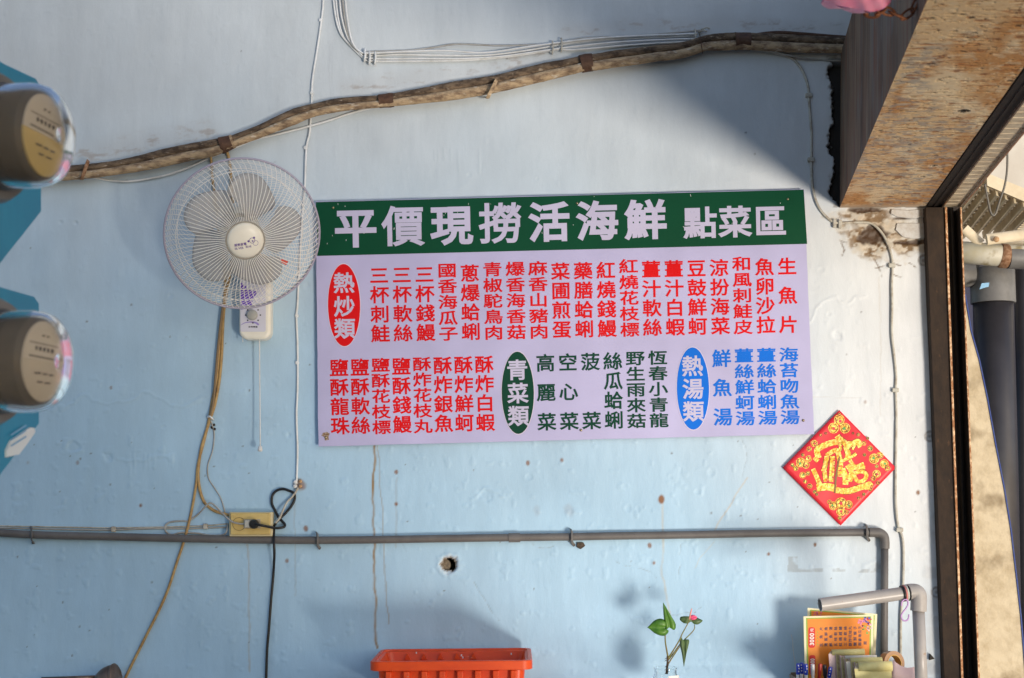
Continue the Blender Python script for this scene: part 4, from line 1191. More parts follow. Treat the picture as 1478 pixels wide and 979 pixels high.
for v in pl.data.vertices: v.co -= origin(fan)
pl.parent = cap
# blades
def blade(a0):
    V = []; F = []
    nr, na = 10, 12
    for i in range(nr + 1):
        t = i / nr; r = .042 + (.185 - .042) * t
        wd = .31 + .34 * math.sin(min(1, t * 1.15) * math.pi * .55)
        lean = .42 * t ** 1.3
        for k in range(na + 1):
            s = k / na * 2 - 1
            rr = r
            if t > .55: rr = r - (t - .55) ** 1.5 * .10 * abs(s) ** 2.4 * (1.0 if s < 0 else 1.6)
            aa = a0 + lean + s * wd * (1 - .30 * max(0, t - .6) / .4 * (1 if abs(s) < 2 else 0))
            V.append(FP(aa, rr, -.030 + .030 * s * (1 - .3 * t)))
    for i in range(nr):
        for k in range(na):
            q = i * (na + 1) + k
            F.append((q, q + 1, q + na + 2, q + na + 1))
    o = mk('blade', V, F, m_blade, fan, smooth=True)
    sd = o.modifiers.new('t', 'SOLIDIFY'); sd.thickness = .0016
    w_ = na + 1
    rim_ = [V[i * w_] for i in range(nr + 1)] + [V[nr * w_ + k] for k in range(1, na)] + [V[i * w_ + na] for i in range(nr, -1, -1)]
    e = MB().add(tube(rim_, .0011, 5)).build('blade_edge', mat('blade_edge', (.36, .35, .34), .3), None, smooth=True)
    for v in e.data.vertices: v.co -= origin(fan)
    e.parent = o
    return o
for k in range(5): blade(math.radians(63 + 72 * k))
MB().add(lathe([(0, .018), (.030, .016), (.040, .004), (.042, -.030), (.038, -.034)], fc + n * -.025, n, 28)).build('blade_hub', mat('blade_hub', (.42, .40, .36), .4), fan, smooth=True, sharp=50)
MB().add(lathe([(.045, 0), (.062, -.012), (.064, -.060), (.056, -.085), (.030, -.100), (0, -.102)], fc + n * -.100, n, 32)).build('motor_housing', m_fanw, fan, smooth=True, sharp=50)
stk = [FP(-.62, .148, -.018), FP(-.55, .148, -.018), FP(-.52, .170, -.018), FP(-.60, .172, -.018)]
o = MB().add(prism(stk, n * -.0008)).build('red_tag', mat('red_tag', (.70, .06, .03), .5), fan); fixn(o)
# bracket body on the wall
def rounded(u0, v0, u1, v1, r, y, top_r=None):
    out = []
    for (cu, cv, a0, rr) in ((u1 - (top_r or r), v0 + (top_r or r), -90, top_r or r), (u1 - r, v1 - r, 0, r), (u0 + r, v1 - r, 90, r), (u0 + (top_r or r), v0 + (top_r or r), 180, top_r or r)):
        for k in range(7):
            t = math.radians(a0 + 15 * k); out.append(P(cu + rr * math.cos(t), cv + rr * math.sin(t), y))
    return out
o = MB().add(prism(rounded(344.5, 366, 390.5, 490, 13, -.062), (0, .062, 0))).build('control_body', m_fanw, fan); bevel(fixn(o), .012, 4, 50)
m_face = mat('lavender_panel', (.66, .65, .75), .4)
YF = -.0625
def FPl(dy): return lambda u, v: P(u, v, YF - dy)
o = MB().add(prism(rounded(347, 372, 383.5, 479, 3, YF - .0012, 3), (0, .0015, 0))).build('control_panel', m_face, fan); fixn(o)
pur = mat('violet_print', (.17, .07, .52), .45); pur2 = mat('violet_print_pale', (.33, .27, .62), .45)
l = Lettering(FPl(.0016)); l.poly([(347.5, 408), (355, 413), (357, 418), (372, 421), (365, 432), (363, 441), (347.5, 441)]); l.build('violet_block', pur, fan)
l = Lettering(FPl(.0018)); l.line(spl2([(347.5, 446), (356, 443.5), (366, 442), (377, 441)], 4), 3.2)
l.line(spl2([(348, 469), (354, 466), (362, 465), (369, 466), (373.5, 469)], 5), [.6, .8, .9, 1, 1, 1.1, 1.2, 1.3, 1.4, 1.5, 1.7, 1.9, 2.1, 2.3, 2.5, 2.6, 2.7, 2.8, 2.8, 2.8, 2.8, 2.8])
l.build('violet_swoosh', pur2, fan)
l = Lettering(FPl(.0018))
for (u, v) in ((357.5, 447.5), (372.5, 447.5), (354.5, 455), (375.8, 455), (357.5, 462.5), (372.5, 462.5)): circ(l, u, v, 1.15, n=8)
circ(l, 365, 466, 1.3, n=8)
for k, ch in enumerate('定時開關'): l.char(ch, 360 + 3.4 * k, 472, 2.6, 2.4, off=.02, sx=0, sy=0)
l.build('dial_marks', mat('ink', (.03, .03, .05), .5), fan)
kn = MB().add(lathe([(0, .013), (.013, .0125), (.0165, .010), (.0175, .0)], P(364.3, 455, YF - .0014), (0, -1, 0), 28)).build('knob', mat('grey_knob', (.40, .40, .38), .4), fan, smooth=True, sharp=50)
MB().add(tube([P(366, 380, -.05), P(364, 352, -.09), fc + n * -.19 + Vector((0, 0, -.01))], [.022, .024, .028], 14)).build('neck', m_fanw, fan, smooth=True)
MB().add(tube(spline([P(374.5, 488, -.045), P(374.8, 540, -.045), P(375.3, 600, -.045), P(375.5, 646, -.045)], 4), .0021, 5)).build('pull_cord', m_white, fan, smooth=True)
MB().add(lathe([(0, .0), (.006, -.003), (.0078, -.014), (.0075, -.019), (0, -.020)], P(375.5, 643, -.045), (0, 0, 1), 14)).build('pull_knob', m_white, fan, smooth=True)
MB().add(tube([P(350, 486, -.04), P(350.5, 494, -.04)], .0016, 5)).build('cord_stub', m_white, fan)

# ------------------------------------------------------------------ electricity meters on a pillar at the left
m_teal = mat('teal_board', (.004, .19, .34), .55, col2=(.008, .23, .38), scale=6)
m_steelb = mat('brown_grey_metal', (.085, .073, .062), .32, .3, col2=(.045, .038, .032), scale=7, contrast=(.35, .65))
m_greyb = mat('grey_meter_base', (.17, .165, .16), .5, .2, col2=(.11, .105, .10), scale=10)
gl, t_, b_ = _new('meter_glass')
b_.inputs['Base Color'].default_value = (.72, .67, .60, 1); b_.inputs['Roughness'].default_value = .08
b_.inputs['Transmission Weight'].default_value = .94; b_.inputs['IOR'].default_value = 1.10
b_.inputs['Specular IOR Level'].default_value = .5
m_plate = mat('ivory_plate', (.90, .87, .80), .5); m_ply = mat('yellow_plate', (.88, .70, .26), .5); m_ink = mat('ink', (0, 0, 0))
pil = thing('pillar', 'plain concrete pillar that carries the two electricity meters just outside the left edge', 'pillar', (-1.25, -2.55, 0))
MB().add(box(-1.5, -1.02, -3.1, -2.25, 0, 3.5)).build('shaft', m_conc, pil)
def meter(cu, cv, xpl, label, lower, rad, yellow, board, disc_c):
    """axis along +x (slightly towards the viewer); cu, cv = middle of the register plate"""
    ax = Vector((1.0, -.19, -.03)).normalized()
    # centre of the plate
    c = EYE + ray(cu, cv) * (2.32 / (ray(cu, cv).dot(ray(739, 489.5).normalized())))
    t = thing('electricity_meter', label, 'meter', (xpl, c.y, c.z), group='electricity meters on the left pillar')
    dr = (c.x - xpl)
    k = rad
    # drum behind the plate
    MB().add(lathe([(k * 1.26, -dr + .004), (k * 1.28, -dr + .012), (k * 1.28, -.078), (k * 1.20, -.066), (0, -.065)], c, ax, 48)).build('base_flange', m_greyb, t, smooth=True, sharp=40)
    MB().add(lathe([(k * 1.04, -.075), (k * 1.04, -.058), (k * 1.0, -.052), (k * .97, -.035), (k * .93, -.012)], c, ax, 48)).build('drum', m_steelb, t, smooth=True, sharp=40)
    MB().add(lathe([(k * .965, -.030), (k * .965, -.010), (k * .93, .001), (k * .84, .006), (0, .007)], c, ax, 48)).build('inner_body', mat('meter_inner', (.15, .13, .11), .32, .3, col2=(.09, .078, .065), scale=9), t, smooth=True, sharp=40)
    # glass cover
    prof = [(k * 1.0, -.050), (k * 1.01, -.03), (k * 1.01, -.010), (k * .98, .006), (k * .91, .020), (k * .76, .030), (k * .5, .035), (k * .2, .037), (0, .0375)]
    inn = [(max(r - .003, 0), h - .003) for r, h in prof[::-1]]
    MB().add(lathe(prof + inn, c, ax, 48)).build('glass_cover', gl, t, smooth=True)
    # register plate: ivory upper half, yellow lower half, facing along the axis
    u_ = ax.cross(Vector((0, 0, 1))).normalized(); w_ = u_.cross(ax).normalized()
    def Q(a, b, h): return c + u_ * a + w_ * b + ax * h
    def arcpoly(a0, a1, r, h, n=20): return [Q(r * math.cos(a0 + (a1 - a0) * i / n), r * math.sin(a0 + (a1 - a0) * i / n), h) for i in range(n + 1)]
    up = MB().add(prism(arcpoly(0, math.pi, k * .80, .011), ax * -.003)).build('dial_plate', m_plate, t); fixn(up)
    lo_ = MB().add(prism(arcpoly(math.pi, 2 * math.pi, k * .80, .010), ax * -.003)).build('name_plate', m_ply if yellow else mat('pale_nameplate', (.82, .78, .70), .5), t); fixn(lo_)
    L2 = Lettering(lambda a, b: Q(a * .001 * (1 if u_.y < 0 else -1), -b * .001, .0118))
    for (y_, xs_, w_2) in ((-42, ((-12, -4), (2, 11)), 3), (-20, ((-30, -20), (-15, -7), (-2, 6), (11, 19), (24, 31)), 7), (20, ((-34, -18), (-13, 4), (9, 30)), 2.6), (34, ((-24, -4), (2, 20)), 2.4)):
        for x0_, x1_ in xs_: L2.line([(x0_, y_), (x1_, y_ + 1)], w_2)
    L2.line([(-50, -28), (50, -28)], 1.6); L2.line([(-50, -6), (50, -6)], 2.4)
    o = mk('plate_lettering', L2.v, L2.f, m_ink, t)
    # board behind, fixed on brackets to the pillar
    q = [PX(a, b, xpl) for a, b in board]
    o = MB().add(prism(q, (-.020, 0, 0))).build('mounting_board', m_teal, t); bevel(fixn(o), .003, 2)
    if disc_c:
        for (dx, dy, rr, dz) in disc_c:
            MB().add(lathe([(rr, -.0), (rr, .045), (rr * .86, .055), (0, .056)], (xpl + .002, c.y + dy, c.z + dz), (1, 0, 0), 36)).build('terminal_cover', m_greyb, t, smooth=True, sharp=40)
    if lower:
        s = [PX(a, b, xpl + .004) for a, b in lower]
        so2 = MB().add(prism(s, (-.004, 0, 0))).build('white_sticker', mat('sticker_white', (.62, .66, .66), .4), t); fixn(so2)
        L3 = Lettering(lambda a, b: PX(a, b, xpl + .0052))
        for q0 in (0, 1, 2): L3.line([(16, 644 - q0 * 8), (38, 630 - q0 * 8)], 2.2 if q0 != 1 else 1.2)
        mk('sticker_print', L3.v, L3.f, mat('sticker_blue', (.16, .36, .56), .5), so2)
        so2c = so2.children[0]
        for v in so2c.data.vertices: v.co -= origin(so2) - origin(t) if False else Vector((0, 0, 0))
    return t
XB = -.93
meter(57, 196, XB, 'upper electricity meter in a glass cover with a yellow lower plate on a teal board', None, .085, True,
      [(-60, 52), (7, 92), (52, 113), (60, 125), (60, 306), (3, 378), (-60, 460)], None)
meter(55, 522, XB, 'lower electricity meter in a glass cover above a white sticker on a teal board', [(10, 650), (16, 636), (44, 617), (50, 618), (51, 624), (40, 640), (28, 656), (10, 660)], .083, False,
      [(-60, 396), (-20, 408), (50, 428), (57, 438), (57, 612), (4, 682), (-60, 770)], None)

# ------------------------------------------------------------------ added unseen shelf and what stands on it
ZT = 1.02
m_added_shelf = mat('added_shelf_grey', (.55, .56, .56), .4, col2=(.48, .48, .47), scale=10)
tb = thing('added_wire_shelf', 'thin grey wire shelf added out of view to carry the crate and the jar', 'shelf', (.4, -.28, ZT))  # unseen support put in; open wires so the low sun passes
for y in (-.49, -.40, -.31, -.22, -.13, -.06): MB().add(tube([(-.66, y, ZT - .004), (1.50, y, ZT - .004)], .003, 6)).build('added_shelf_wire', m_added_shelf, tb)
for x in (-.6, -.1, .4, .9, 1.4): MB().add(tube([(x, -.50, ZT - .010), (x, -.02, ZT - .010), (x, -.002, ZT - .10)], .003, 6)).build('added_bracket_wire', m_added_shelf, tb)

m_or = mat('orange_plastic', (.80, .085, .010), .38, col2=(.66, .06, .01), scale=22, stretch=(.4, 1, 1), col3=(.70, .28, .18), scale3=120, thr3=(.70, .76), bump=.15, bscale=200, bdist=.001, sss=.15)
cr = thing('crate', 'bright orange plastic crate with a ribbed front standing on the table against the wall', 'crate', P(650, 975, -.25))
ZR = 1.155
def zat(px, py, z):
    d = ray(px, py); t = (z - EYE.z) / d.z; return EYE + d * t
c0 = zat(530.5, 957, ZR); c1 = zat(767.5, 952, ZR); c2 = zat(767, 934.0, ZR); c3 = zat(551, 937.5, ZR)
x0, x1 = (c0.x + c3.x) / 2 + .0, (c1.x + c2.x) / 2; yf = (c0.y + c1.y) / 2; yb = min(-.03, (c2.y + c3.y) / 2)
def rrect(x0, x1, ya, yb, r, n=5):
    out = []
    for (cx, cy, a) in ((x1 - r, ya + r, -90), (x1 - r, yb - r, 0), (x0 + r, yb - r, 90), (x0 + r, ya + r, 180)):
        for k in range(n + 1):
            t = math.radians(a + 90 * k / n); out.append((cx + r * math.cos(t), cy + r * math.sin(t)))
    return out
lev = [(.030, ZT + .002), (.022, ZR - .028), (.006, ZR - .028), (.000, ZR - .026), (.0, ZR - .002), (.002, ZR), (.012, ZR), (.013, ZR - .004), (.020, ZR - .008), (.026, ZR - .03), (.034, ZT + .012)]
V = []; F = []
nn_ = None
for (ins, z) in lev:
    rr = rrect(x0 + ins, x1 - ins, yf + ins, yb - ins, max(.030 - ins * .3, .008)); nn_ = len(rr)
    V += [Vector((a, b, z)) for a, b in rr]
for i in range(len(lev) - 1):
    for k in range(nn_):
        k2 = (k + 1) % nn_
        F.append((i * nn_ + k, i * nn_ + k2, (i + 1) * nn_ + k2, (i + 1) * nn_ + k))
F.append(tuple((len(lev) - 1) * nn_ + k for k in range(nn_))); F.append(tuple(range(nn_))[::-1])
MB().add((V, F)).build('shell', m_or, cr, smooth=True, sharp=35)
for i in range(8):
    xx = x0 + .055 + (x1 - x0 - .11) * i / 7
    o = MB().add(box(xx - .009, xx + .009, yf + .006, yf + .024, ZT + .01, ZR - .0285)).build('rib', m_or, cr); bevel(o, .003, 2)
    if i < 5:
        o = MB().add(prism([(xx + .02, yb - .026, ZR - .03), (xx + .04, yb - .026, ZR - .03), (xx + .03, yb - .026, ZR - .010)], (0, -.006, 0))).build('inner_rib', m_or, cr); fixn(o)
m_spl = mat('paint_fleck', (.7, .7, .68), .6)
for (u, v) in ((601, 942.5), (666, 946), (668, 949), (738, 944)):
    p = P(u, v, yb - .032); MB().add(box(p.x - .002, p.x + .002, p.y - .001, p.y + .001, p.z - .003, p.z + .003)).build('paint_fleck', m_spl, cr)

# glass jar with the anthurium
YJ = -.17
jar = thing('glass_jar', 'clear glass jar with water at the bottom edge holding the small flowering plant', 'jar', P(961, 985, YJ))
gz, t_, b_ = _new('clear_glass')
b_.inputs['Base Color'].default_value = (.97, .99, .99, 1); b_.inputs['Roughness'].default_value = .02
b_.inputs['Transmission Weight'].default_value = 1; b_.inputs['IOR'].default_value = 1.2
jt = P(961, 963, YJ); jt_z = jt.z; jr = .040
prof = [(0, ZT + .001), (jr * .9, ZT + .001), (jr, ZT + .01), (jr, jt_z - .03), (jr * .86, jt_z - .018), (jr * .90, jt_z - .004), (jr * .92, jt_z), (jr * .86, jt_z), (jr * .80, jt_z - .018), (jr * .93, jt_z - .034), (jr * .93, ZT + .012), (0, ZT + .008)]
MB().add(lathe([(r, z - ZT) for r, z in prof], (jt.x, YJ, ZT), (0, 0, 1), 32)).build('glass', gz, jar, smooth=True)
lbl = [(jt.x + .001 + (jr + .0006) * math.sin(t) * 1.0, YJ - (jr + .0006) * math.cos(t)) for t in [(.05 + 1.1 * i / 8) for i in range(9)]]
V = [Vector((a, b, z)) for z in (ZT + .02, jt_z - .022) for a, b in lbl]
MB().add((V, [(i, i + 1, i + 10, i + 9) for i in range(8)])).build('paper_label', mat('white_label', (.72, .73, .72), .6), jar)
pt = thing('flowering_plant', 'small anthurium cutting with green heart leaves and one pink flower in the jar', 'plant', P(962, 972, YJ))
m_stem = mat('plant_stem', (.16, .20, .05), .5, col2=(.22, .13, .05), scale=30); m_root = mat('plant_root', (.07, .045, .03), .8, bump=.5)
m_leaf = mat('leaf_green', (.035, .13, .010), .42, col2=(.085, .21, .02), scale=40, stretch=(1, 1, .4), contrast=(.4, .6), bump=.4, bscale=90)
m_leafd = mat('leaf_dull_green', (.075, .13, .045), .45, col2=(.10, .16, .06), scale=30)
Z7 = lambda a, b, d=0.0: P(900 + a / 8.514, 860 + b / 8.514, YJ + d)
def stem(pts, r0, r1, m=m_stem, name='stem'):
    sp = spline([Z7(*p) for p in pts], 6); k = len(sp)
    MB().add(tube(sp, [r0 + (r1 - r0) * i / (k - 1) for i in range(k)], 7)).build(name, m, pt, smooth=True)
stem([(530, 960, 0), (533, 900, 0), (540, 830, 0), (540, 740, 0)], .0042, .0030, m_root, 'root_stock')
for i in range(9):
    a = random.choice((-1, 1)); y = 740 + i * 25
    stem([(533, y, 0), (533 + a * 16, y + 6, random.uniform(-.006, .004)), (533 + a * 26, y + 18, 0)], .0013, .0006, m_root, 'rootlet')
stem([(545, 750, 0), (525, 640, 0), (513, 560, 0), (511, 480, .004)], .0028, .0019)
stem([(545, 770, 0), (600, 690, -.004), (690, 540, -.01), (720, 470, -.012), (790, 340, -.016), (810, 285, -.018)], .0026, .0013)
stem([(550, 790, 0), (620, 700, .004), (700, 590, .008), (770, 520, .012), (840, 450, .015), (872, 400, .016), (872, 355, .016)], .0024, .0013)
stem([(548, 840, 0), (580, 790, .0), (640, 700, -.008), (692, 625, -.012)], .0024, .0014)
def leaf(outline, mid, m, bulge, name='leaf', lift=None):
    """outline: two lists of points from base to tip, left and right of the mid-rib"""
    Ls, Rs = outline; nL = len(mid)
    V = []; F = []; K = 4
    Lc = [Z7(*p) for p in Ls]; Rc = [Z7(*p) for p in Rs]; Mc = [Z7(*p) for p in mid]
    Lc, Rc, Mc = spline(Lc, 4), spline(Rc, 4), spline(Mc, 4)
    for i in range(len(Mc)):
        e = math.sin(math.pi * i / (len(Mc) - 1))
        for k in range(-K, K + 1):
            t = abs(k) / K; p = Mc[i].lerp(Lc[i] if k < 0 else Rc[i], t)
            V.append(p + Vector((0, -bulge * e * math.sin(t * math.pi * .9) + .25 * bulge * t, 0)))
    w = 2 * K + 1
    for i in range(len(Mc) - 1):
        for k in range(w - 1): F.append((i * w + k, i * w + k + 1, (i + 1) * w + k + 1, (i + 1) * w + k))
    o = mk(name, V, F, m, pt, smooth=True)
    sd = o.modifiers.new('t', 'SOLIDIFY'); sd.thickness = .0008; sd.offset = 0
    MB().add(tube([p + Vector((0, .0002, 0)) for p in Mc], [.0011 * (1 - .6 * i / len(Mc)) for i in range(len(Mc))], 5)).build('midrib', mat('midrib', (.16, .30, .05), .5), o if False else pt, smooth=True)
    return o
leaf(([(565, 385), (520, 412), (503, 330), (490, 210), (487, 85)], [(570, 392), (625, 420), (640, 350), (580, 240), (493, 92)]), [(562, 390), (565, 372), (550, 310), (525, 200), (490, 88)], m_leaf, .008)
leaf(([(505, 375), (528, 320), (460, 282), (380, 305), (300, 388)], [(505, 402), (555, 435), (500, 492), (400, 470), (300, 392)]), [(508, 395), (495, 398), (430, 398), (370, 392), (290, 390)], m_leaf, .010)
leaf(([(735, 560), (700, 500), (692, 600), (715, 700), (742, 872)], [(745, 540), (805, 545), (790, 640), (770, 720), (745, 868)]), [(740, 548), (742, 590), (750, 660), (755, 750), (743, 870)], m_leafd, .010)
leaf(([(870, 262), (760, 252), (700, 262), (695, 300), (740, 338)], [(880, 352), (920, 350), (972, 308), (935, 285), (890, 262)]), [(872, 350, .004), (850, 330), (830, 315), (810, 320), (790, 345)], m_leafd, .006)
leaf(([(806, 268), (835, 238), (865, 236), (895, 252), (904, 266)], [(808, 280), (835, 298), (865, 299), (890, 288), (904, 268)]), [(806, 274), (830, 268), (860, 266), (885, 267), (905, 267)], mat('pink_spathe', (.78, .10, .22), .35, coat=.3), .006, 'spathe')
MB().add(tube([Z7(808, 290, -.02), Z7(822, 225, -.022), Z7(836, 165, -.024), Z7(840, 155, -.024)], [.0026, .0024, .0016, .0006], 8)).build('spadix', mat('spadix', (.78, .30, .24), .5, bump=.6, bscale=500), pt, smooth=True)

# box of order pads, pens, price cards
YH = -.12
holder = thing('desk_box', 'deep brown box at the bottom edge that holds the pens and order pads', 'tray', (P(1235, 985, YH).x, YH, ZT))
m_tray = mat('tray_plastic', (.25, .18, .12), .5)
xa, xb = P(1150, 985, YH).x, P(1325, 985, YH).x
for b_x in (box(xa, xb, -.28, -.03, ZT, ZT + .006), ):
    MB().add(b_x).build('box_bottom', m_tray, holder)
for nm, b_x in (('box_side', box(xa, xb, -.286, -.281, ZT, ZT + .045)), ('box_side', box(xa, xb, -.029, -.024, ZT, ZT + .05)), ('box_side', box(xa - .005, xa - .001, -.28, -.03, ZT, ZT + .045)), ('box_side', box(xb + .001, xb + .005, -.28, -.03, ZT, ZT + .045))):
    MB().add(b_x).build(nm, m_tray, holder)
Z3 = lambda a, b: (1130 + a / 6.718, 840 + b / 6.718)
m_or2 = mat('orange_card', (.84, .27, .030), .42, col2=(.80, .23, .02), scale=8); m_crm = mat('card_margin', (.82, .76, .50), .45); m_grn = mat('card_green_line', (.30, .46, .06), .45)
m_txt = mat('card_ink', (.10, .07, .12), .5); m_redp = mat('card_red', (.66, .02, .015), .4); m_wht = mat('card_white', (.82, .80, .76), .45)
def card(name, label, quad, y, rows=True, depth=.0015):
    t = thing(name, label, 'card', P(1210, 985, y), group='orange price cards behind the order pads')
    A = [Z3(*p) for p in quad]
    def B(s, tt):   # s across, tt down
        return (A[0][0] * (1 - s) * (1 - tt) + A[1][0] * s * (1 - tt) + A[2][0] * s * tt + A[3][0] * (1 - s) * tt,
                A[0][1] * (1 - s) * (1 - tt) + A[1][1] * s * (1 - tt) + A[2][1] * s * tt + A[3][1] * (1 - s) * tt)
    def lay(pts, dy, nm, m):
        l = Lettering(Sg(y - dy)); l.poly([B(*p) for p in pts]); return l.build(nm, m, t)
    o = MB().add(prism([P(*B(s, tt), y) for s, tt in ((0, 0), (1, 0), (1, 1), (0, 1))], (0, depth, 0))).build('card_sheet', m_crm, t); fixn(o)
    lay([(.035, .025), (.965, .025), (.965, 1), (.035, 1)], .0005, 'green_border', m_grn)
    lay([(.055, .04), (.945, .04), (.945, 1), (.055, 1)], .0009, 'orange_field', m_or2)
    return t, B
tA, BA = card('price_card', 'orange price card leaning behind the other, only its top strip showing', [(240, 252), (915, 312), (890, 900), (225, 900)], YH + .034)
l = Lettering(Sg(YH + .034 - .0014)); 
for k in range(14): a, b = BA(.09 + .11 * random.random(), .05 + .07 * random.random()); circ(l, a, b, random.uniform(.8, 1.6), n=8)
l.build('fruit_print', mat('card_pink', (.75, .16, .22), .5), tA)
tB, BB = card('price_card', 'front orange price card with a red 3000 tab and rows of small black characters', [(200, 335), (880, 318), (872, 1000), (215, 1000)], YH)
yB = YH
l = Lettering(Sg(yB - .0013))
def rr_poly(u0, v0, u1, v1, r):
    out = []
    for (cx, cy, a) in ((u1 - r, v0 + r, -90), (u1 - r, v1 - r, 0), (u0 + r, v1 - r, 90), (u0 + r, v0 + r, 180)):
        for k in range(5): t = math.radians(a + 22.5 * k); out.append((cx + r * math.cos(t), cy + r * math.sin(t)))
    return out
l.poly([Z3(*p) for p in rr_poly(248, 440, 312, 640, 22)]); l.poly([Z3(*p) for p in rr_poly(256, 710, 316, 900, 22)])
l.build('price_tab', m_redp, tB)
l = Lettering(Sg(yB - .0017))
a, b = Z3(281, 556); l.word('3000', a, b, 17.5, 6.0, off=.03, rot=-math.pi / 2)
a, b = Z3(281, 468); l.char('元', a, b, 4.5, 4.5, off=.02, rot=-math.pi / 2, sx=0, sy=0)
a, b = Z3(287, 790); l.word('2000', a, b, 13.5, 6.0, off=.03, rot=-math.pi / 2)
l.build('price_lettering', m_wht, tB)
l = Lettering(Sg(yB - .0014))
rows_ = ['生魚片', '清蒸鮮魚', '鮮魚湯', '五味軟絲', '紅燒錢鰻', '三杯軟絲', '酥炸花枝丸', '鹽酥蝦子', '蒜香海瓜子', '菜']
for i, tx in enumerate(rows_):
    x = 372 + i * 47; lo_v, hi_v = 612, 455
    if i == 9: x = 800
    for k, ch in enumerate(tx):
        v = lo_v - (lo_v - hi_v) * (k / max(len(tx) - 1, 1))
        a, b = Z3(x, v - (x - 372) * .025 - (8 if i == 9 else 0)); l.char(ch, a, b, 4.6, 4.4, off=.018, rot=-math.pi / 2, sx=0, sy=0)
l.build('dish_list', m_txt, tB)
for nm, col, cx_, cy_, nn in (('flower_print', (.80, .25, .40), 770, 385, 14), ('flower_print', (.10, .12, .42), 800, 370, 9), ('flower_print', (.62, .03, .05), 835, 365, 9), ('flower_print', (.25, .48, .10), 800, 460, 8), ('flower_print', (.85, .55, .60), 840, 430, 8)):
    l = Lettering(Sg(yB - .0012 - .0002 * random.random()))
    for k in range(nn):
        a, b = Z3(cx_ + random.uniform(-38, 38) * (.5 if cx_ > 820 else 1), cy_ + random.uniform(-30, 45)); circ(l, a, b, random.uniform(.8, 2.0), n=7)
    l.build(nm, mat('flower_%d' % int(cx_ + cy_), col, .5), tB)
l = Lettering(Sg(yB - .0016))
for k in range(5): a, b = Z3(336, 480 + 30 * k); l.line([(a - .5, b), (a + .8, b + 2.0)], 1.0)
l.build('green_marks', m_grn, tB)
# pads: thick stacks of slips folded over
m_yp = mat('yellow_slip', (.74, .68, .33), .55, col2=(.66, .58, .24), scale=30); m_pp = mat('pinkish_slip', (.70, .52, .52), .55); m_wp = mat('pale_slip', (.74, .70, .62), .55)
def pad(label, u0, v0, u1, v1, y, m, leaves, lean):
    """a top sheet rolled over the front, with the sheet edges fanning down at the left"""
    c_ = P((u0 + u1) / 2, (v0 + v1) / 2, y)
    t = thing('order_pad', label, 'pad', (c_.x, y, ZT + .007), group='order pads standing in the box')
    a, b = P(u0, (v0 + v1) / 2, y), P(u1, (v0 + v1) / 2 - 1, y)
    r = (P(u0, v0, y) - P(u0, v1, y)).length / 2
    V = []; F = []; n = 12
    for i in range(n + 1):
        t_a = math.radians(150 - 300 * i / n) if False else math.radians(-40 + 205 * i / n)
        for e, q in ((0, a), (1, b)):
            V.append(Vector((q.x, y - r * math.sin(t_a) * .9, q.z + r * math.cos(t_a))))
    V2 = V
    F = [(2 * i, 2 * i + 1, 2 * i + 3, 2 * i + 2) for i in range(n)]
    o = mk('top_slip', V2, F, m, t, smooth=True)
    sd = o.modifiers.new('t', 'SOLIDIFY'); sd.thickness = .0012
    for k in range(leaves):
        s = k / leaves; yy = y + r * .9 - s * r * 1.6
        q = [Vector((a.x - lean * s * .5, yy, ZT + .008)), Vector((b.x, yy, ZT + .008)), Vector((b.x - .003, yy + .002, b.z + r * .5 * (1 - s))), Vector((a.x - lean * s, yy - .003, a.z + r * (.6 - 1.0 * s)))]
        fixn(MB().add(prism(q, (0, .0009, 0))).build('slip', (m_yp, m_pp, m_wp)[k % 3], t))
pad('order pad with a yellow top slip furthest back against the price card', 1200, 938, 1247.5, 947, YH - .035, m_yp, 8, .012)
pad('order pad with a pale slip on top in the middle of the box', 1219, 947, 1265, 952, YH - .055, m_wp, 8, .014)
pad('order pad with a yellow slip rolled over behind the front pad', 1227, 950, 1273, 958, YH - .080, m_yp, 9, .016)
pad('front order pad with the largest rolled yellow slip', 1238, 956, 1287, 970, YH - .115, m_yp, 10, .014)
# leaning bundle of slip edges at the left of the pads
t = thing('loose_slips', 'fanned stack of worn slips whose dark edges lean against the order pads', 'paper', (P(1215, 985, YH - .07).x, YH - .07, ZT + .007))
m_edge = mat('worn_slip_edge', (.42, .30, .16), .7, col2=(.60, .50, .30), scale=90, contrast=(.4, .6)); 
for k in range(20):
    u = 1201 + k * 1.75; top = 944 + k * .85 + random.uniform(-1.5, 1.5); yy = YH - .03 - k * .0035
    q = [P(u, top, yy), P(u + 3.2, top - 1.5, yy - .012), P(u + 6.5, 990, yy - .012), P(u + 3.5, 990, yy)]
    fixn(MB().add(prism(q, (.0006, .0010, 0))).build('slip', (m_edge, m_pp, m_yp, m_edge)[k % 4], t))
# pink sheet and the tape roll
t = thing('pink_sheet', 'curled pale pink paper sheet at the right end of the box', 'paper', (P(1305, 985, YH).x, YH - .05, ZT + .007))
V = []; F = []
tp = [(1289, 952), (1294, 957), (1300, 961), (1308, 964), (1316, 963.5), (1325.5, 961.5)]
for (u, v) in tp: V += [P(u, v, YH - .05), P(u - 2, 995, YH - .065)]
F = [(2 * i, 2 * i + 1, 2 * i + 3, 2 * i + 2) for i in range(len(tp) - 1)]
o = mk('sheet', V, F, mat('pink_paper', (.78, .52, .50), .5, col2=(.82, .62, .58), scale=12), t, smooth=True); sd = o.modifiers.new('t', 'SOLIDIFY'); sd.thickness = .001
rl = thing('tape_roll', 'brown packing tape roll standing on edge behind the pink sheet', 'tape roll', P(1281, 962, YH - .02))
cR = P(1283, 957, YH - .02); axr = Vector((.35, -1, .1)).normalized()
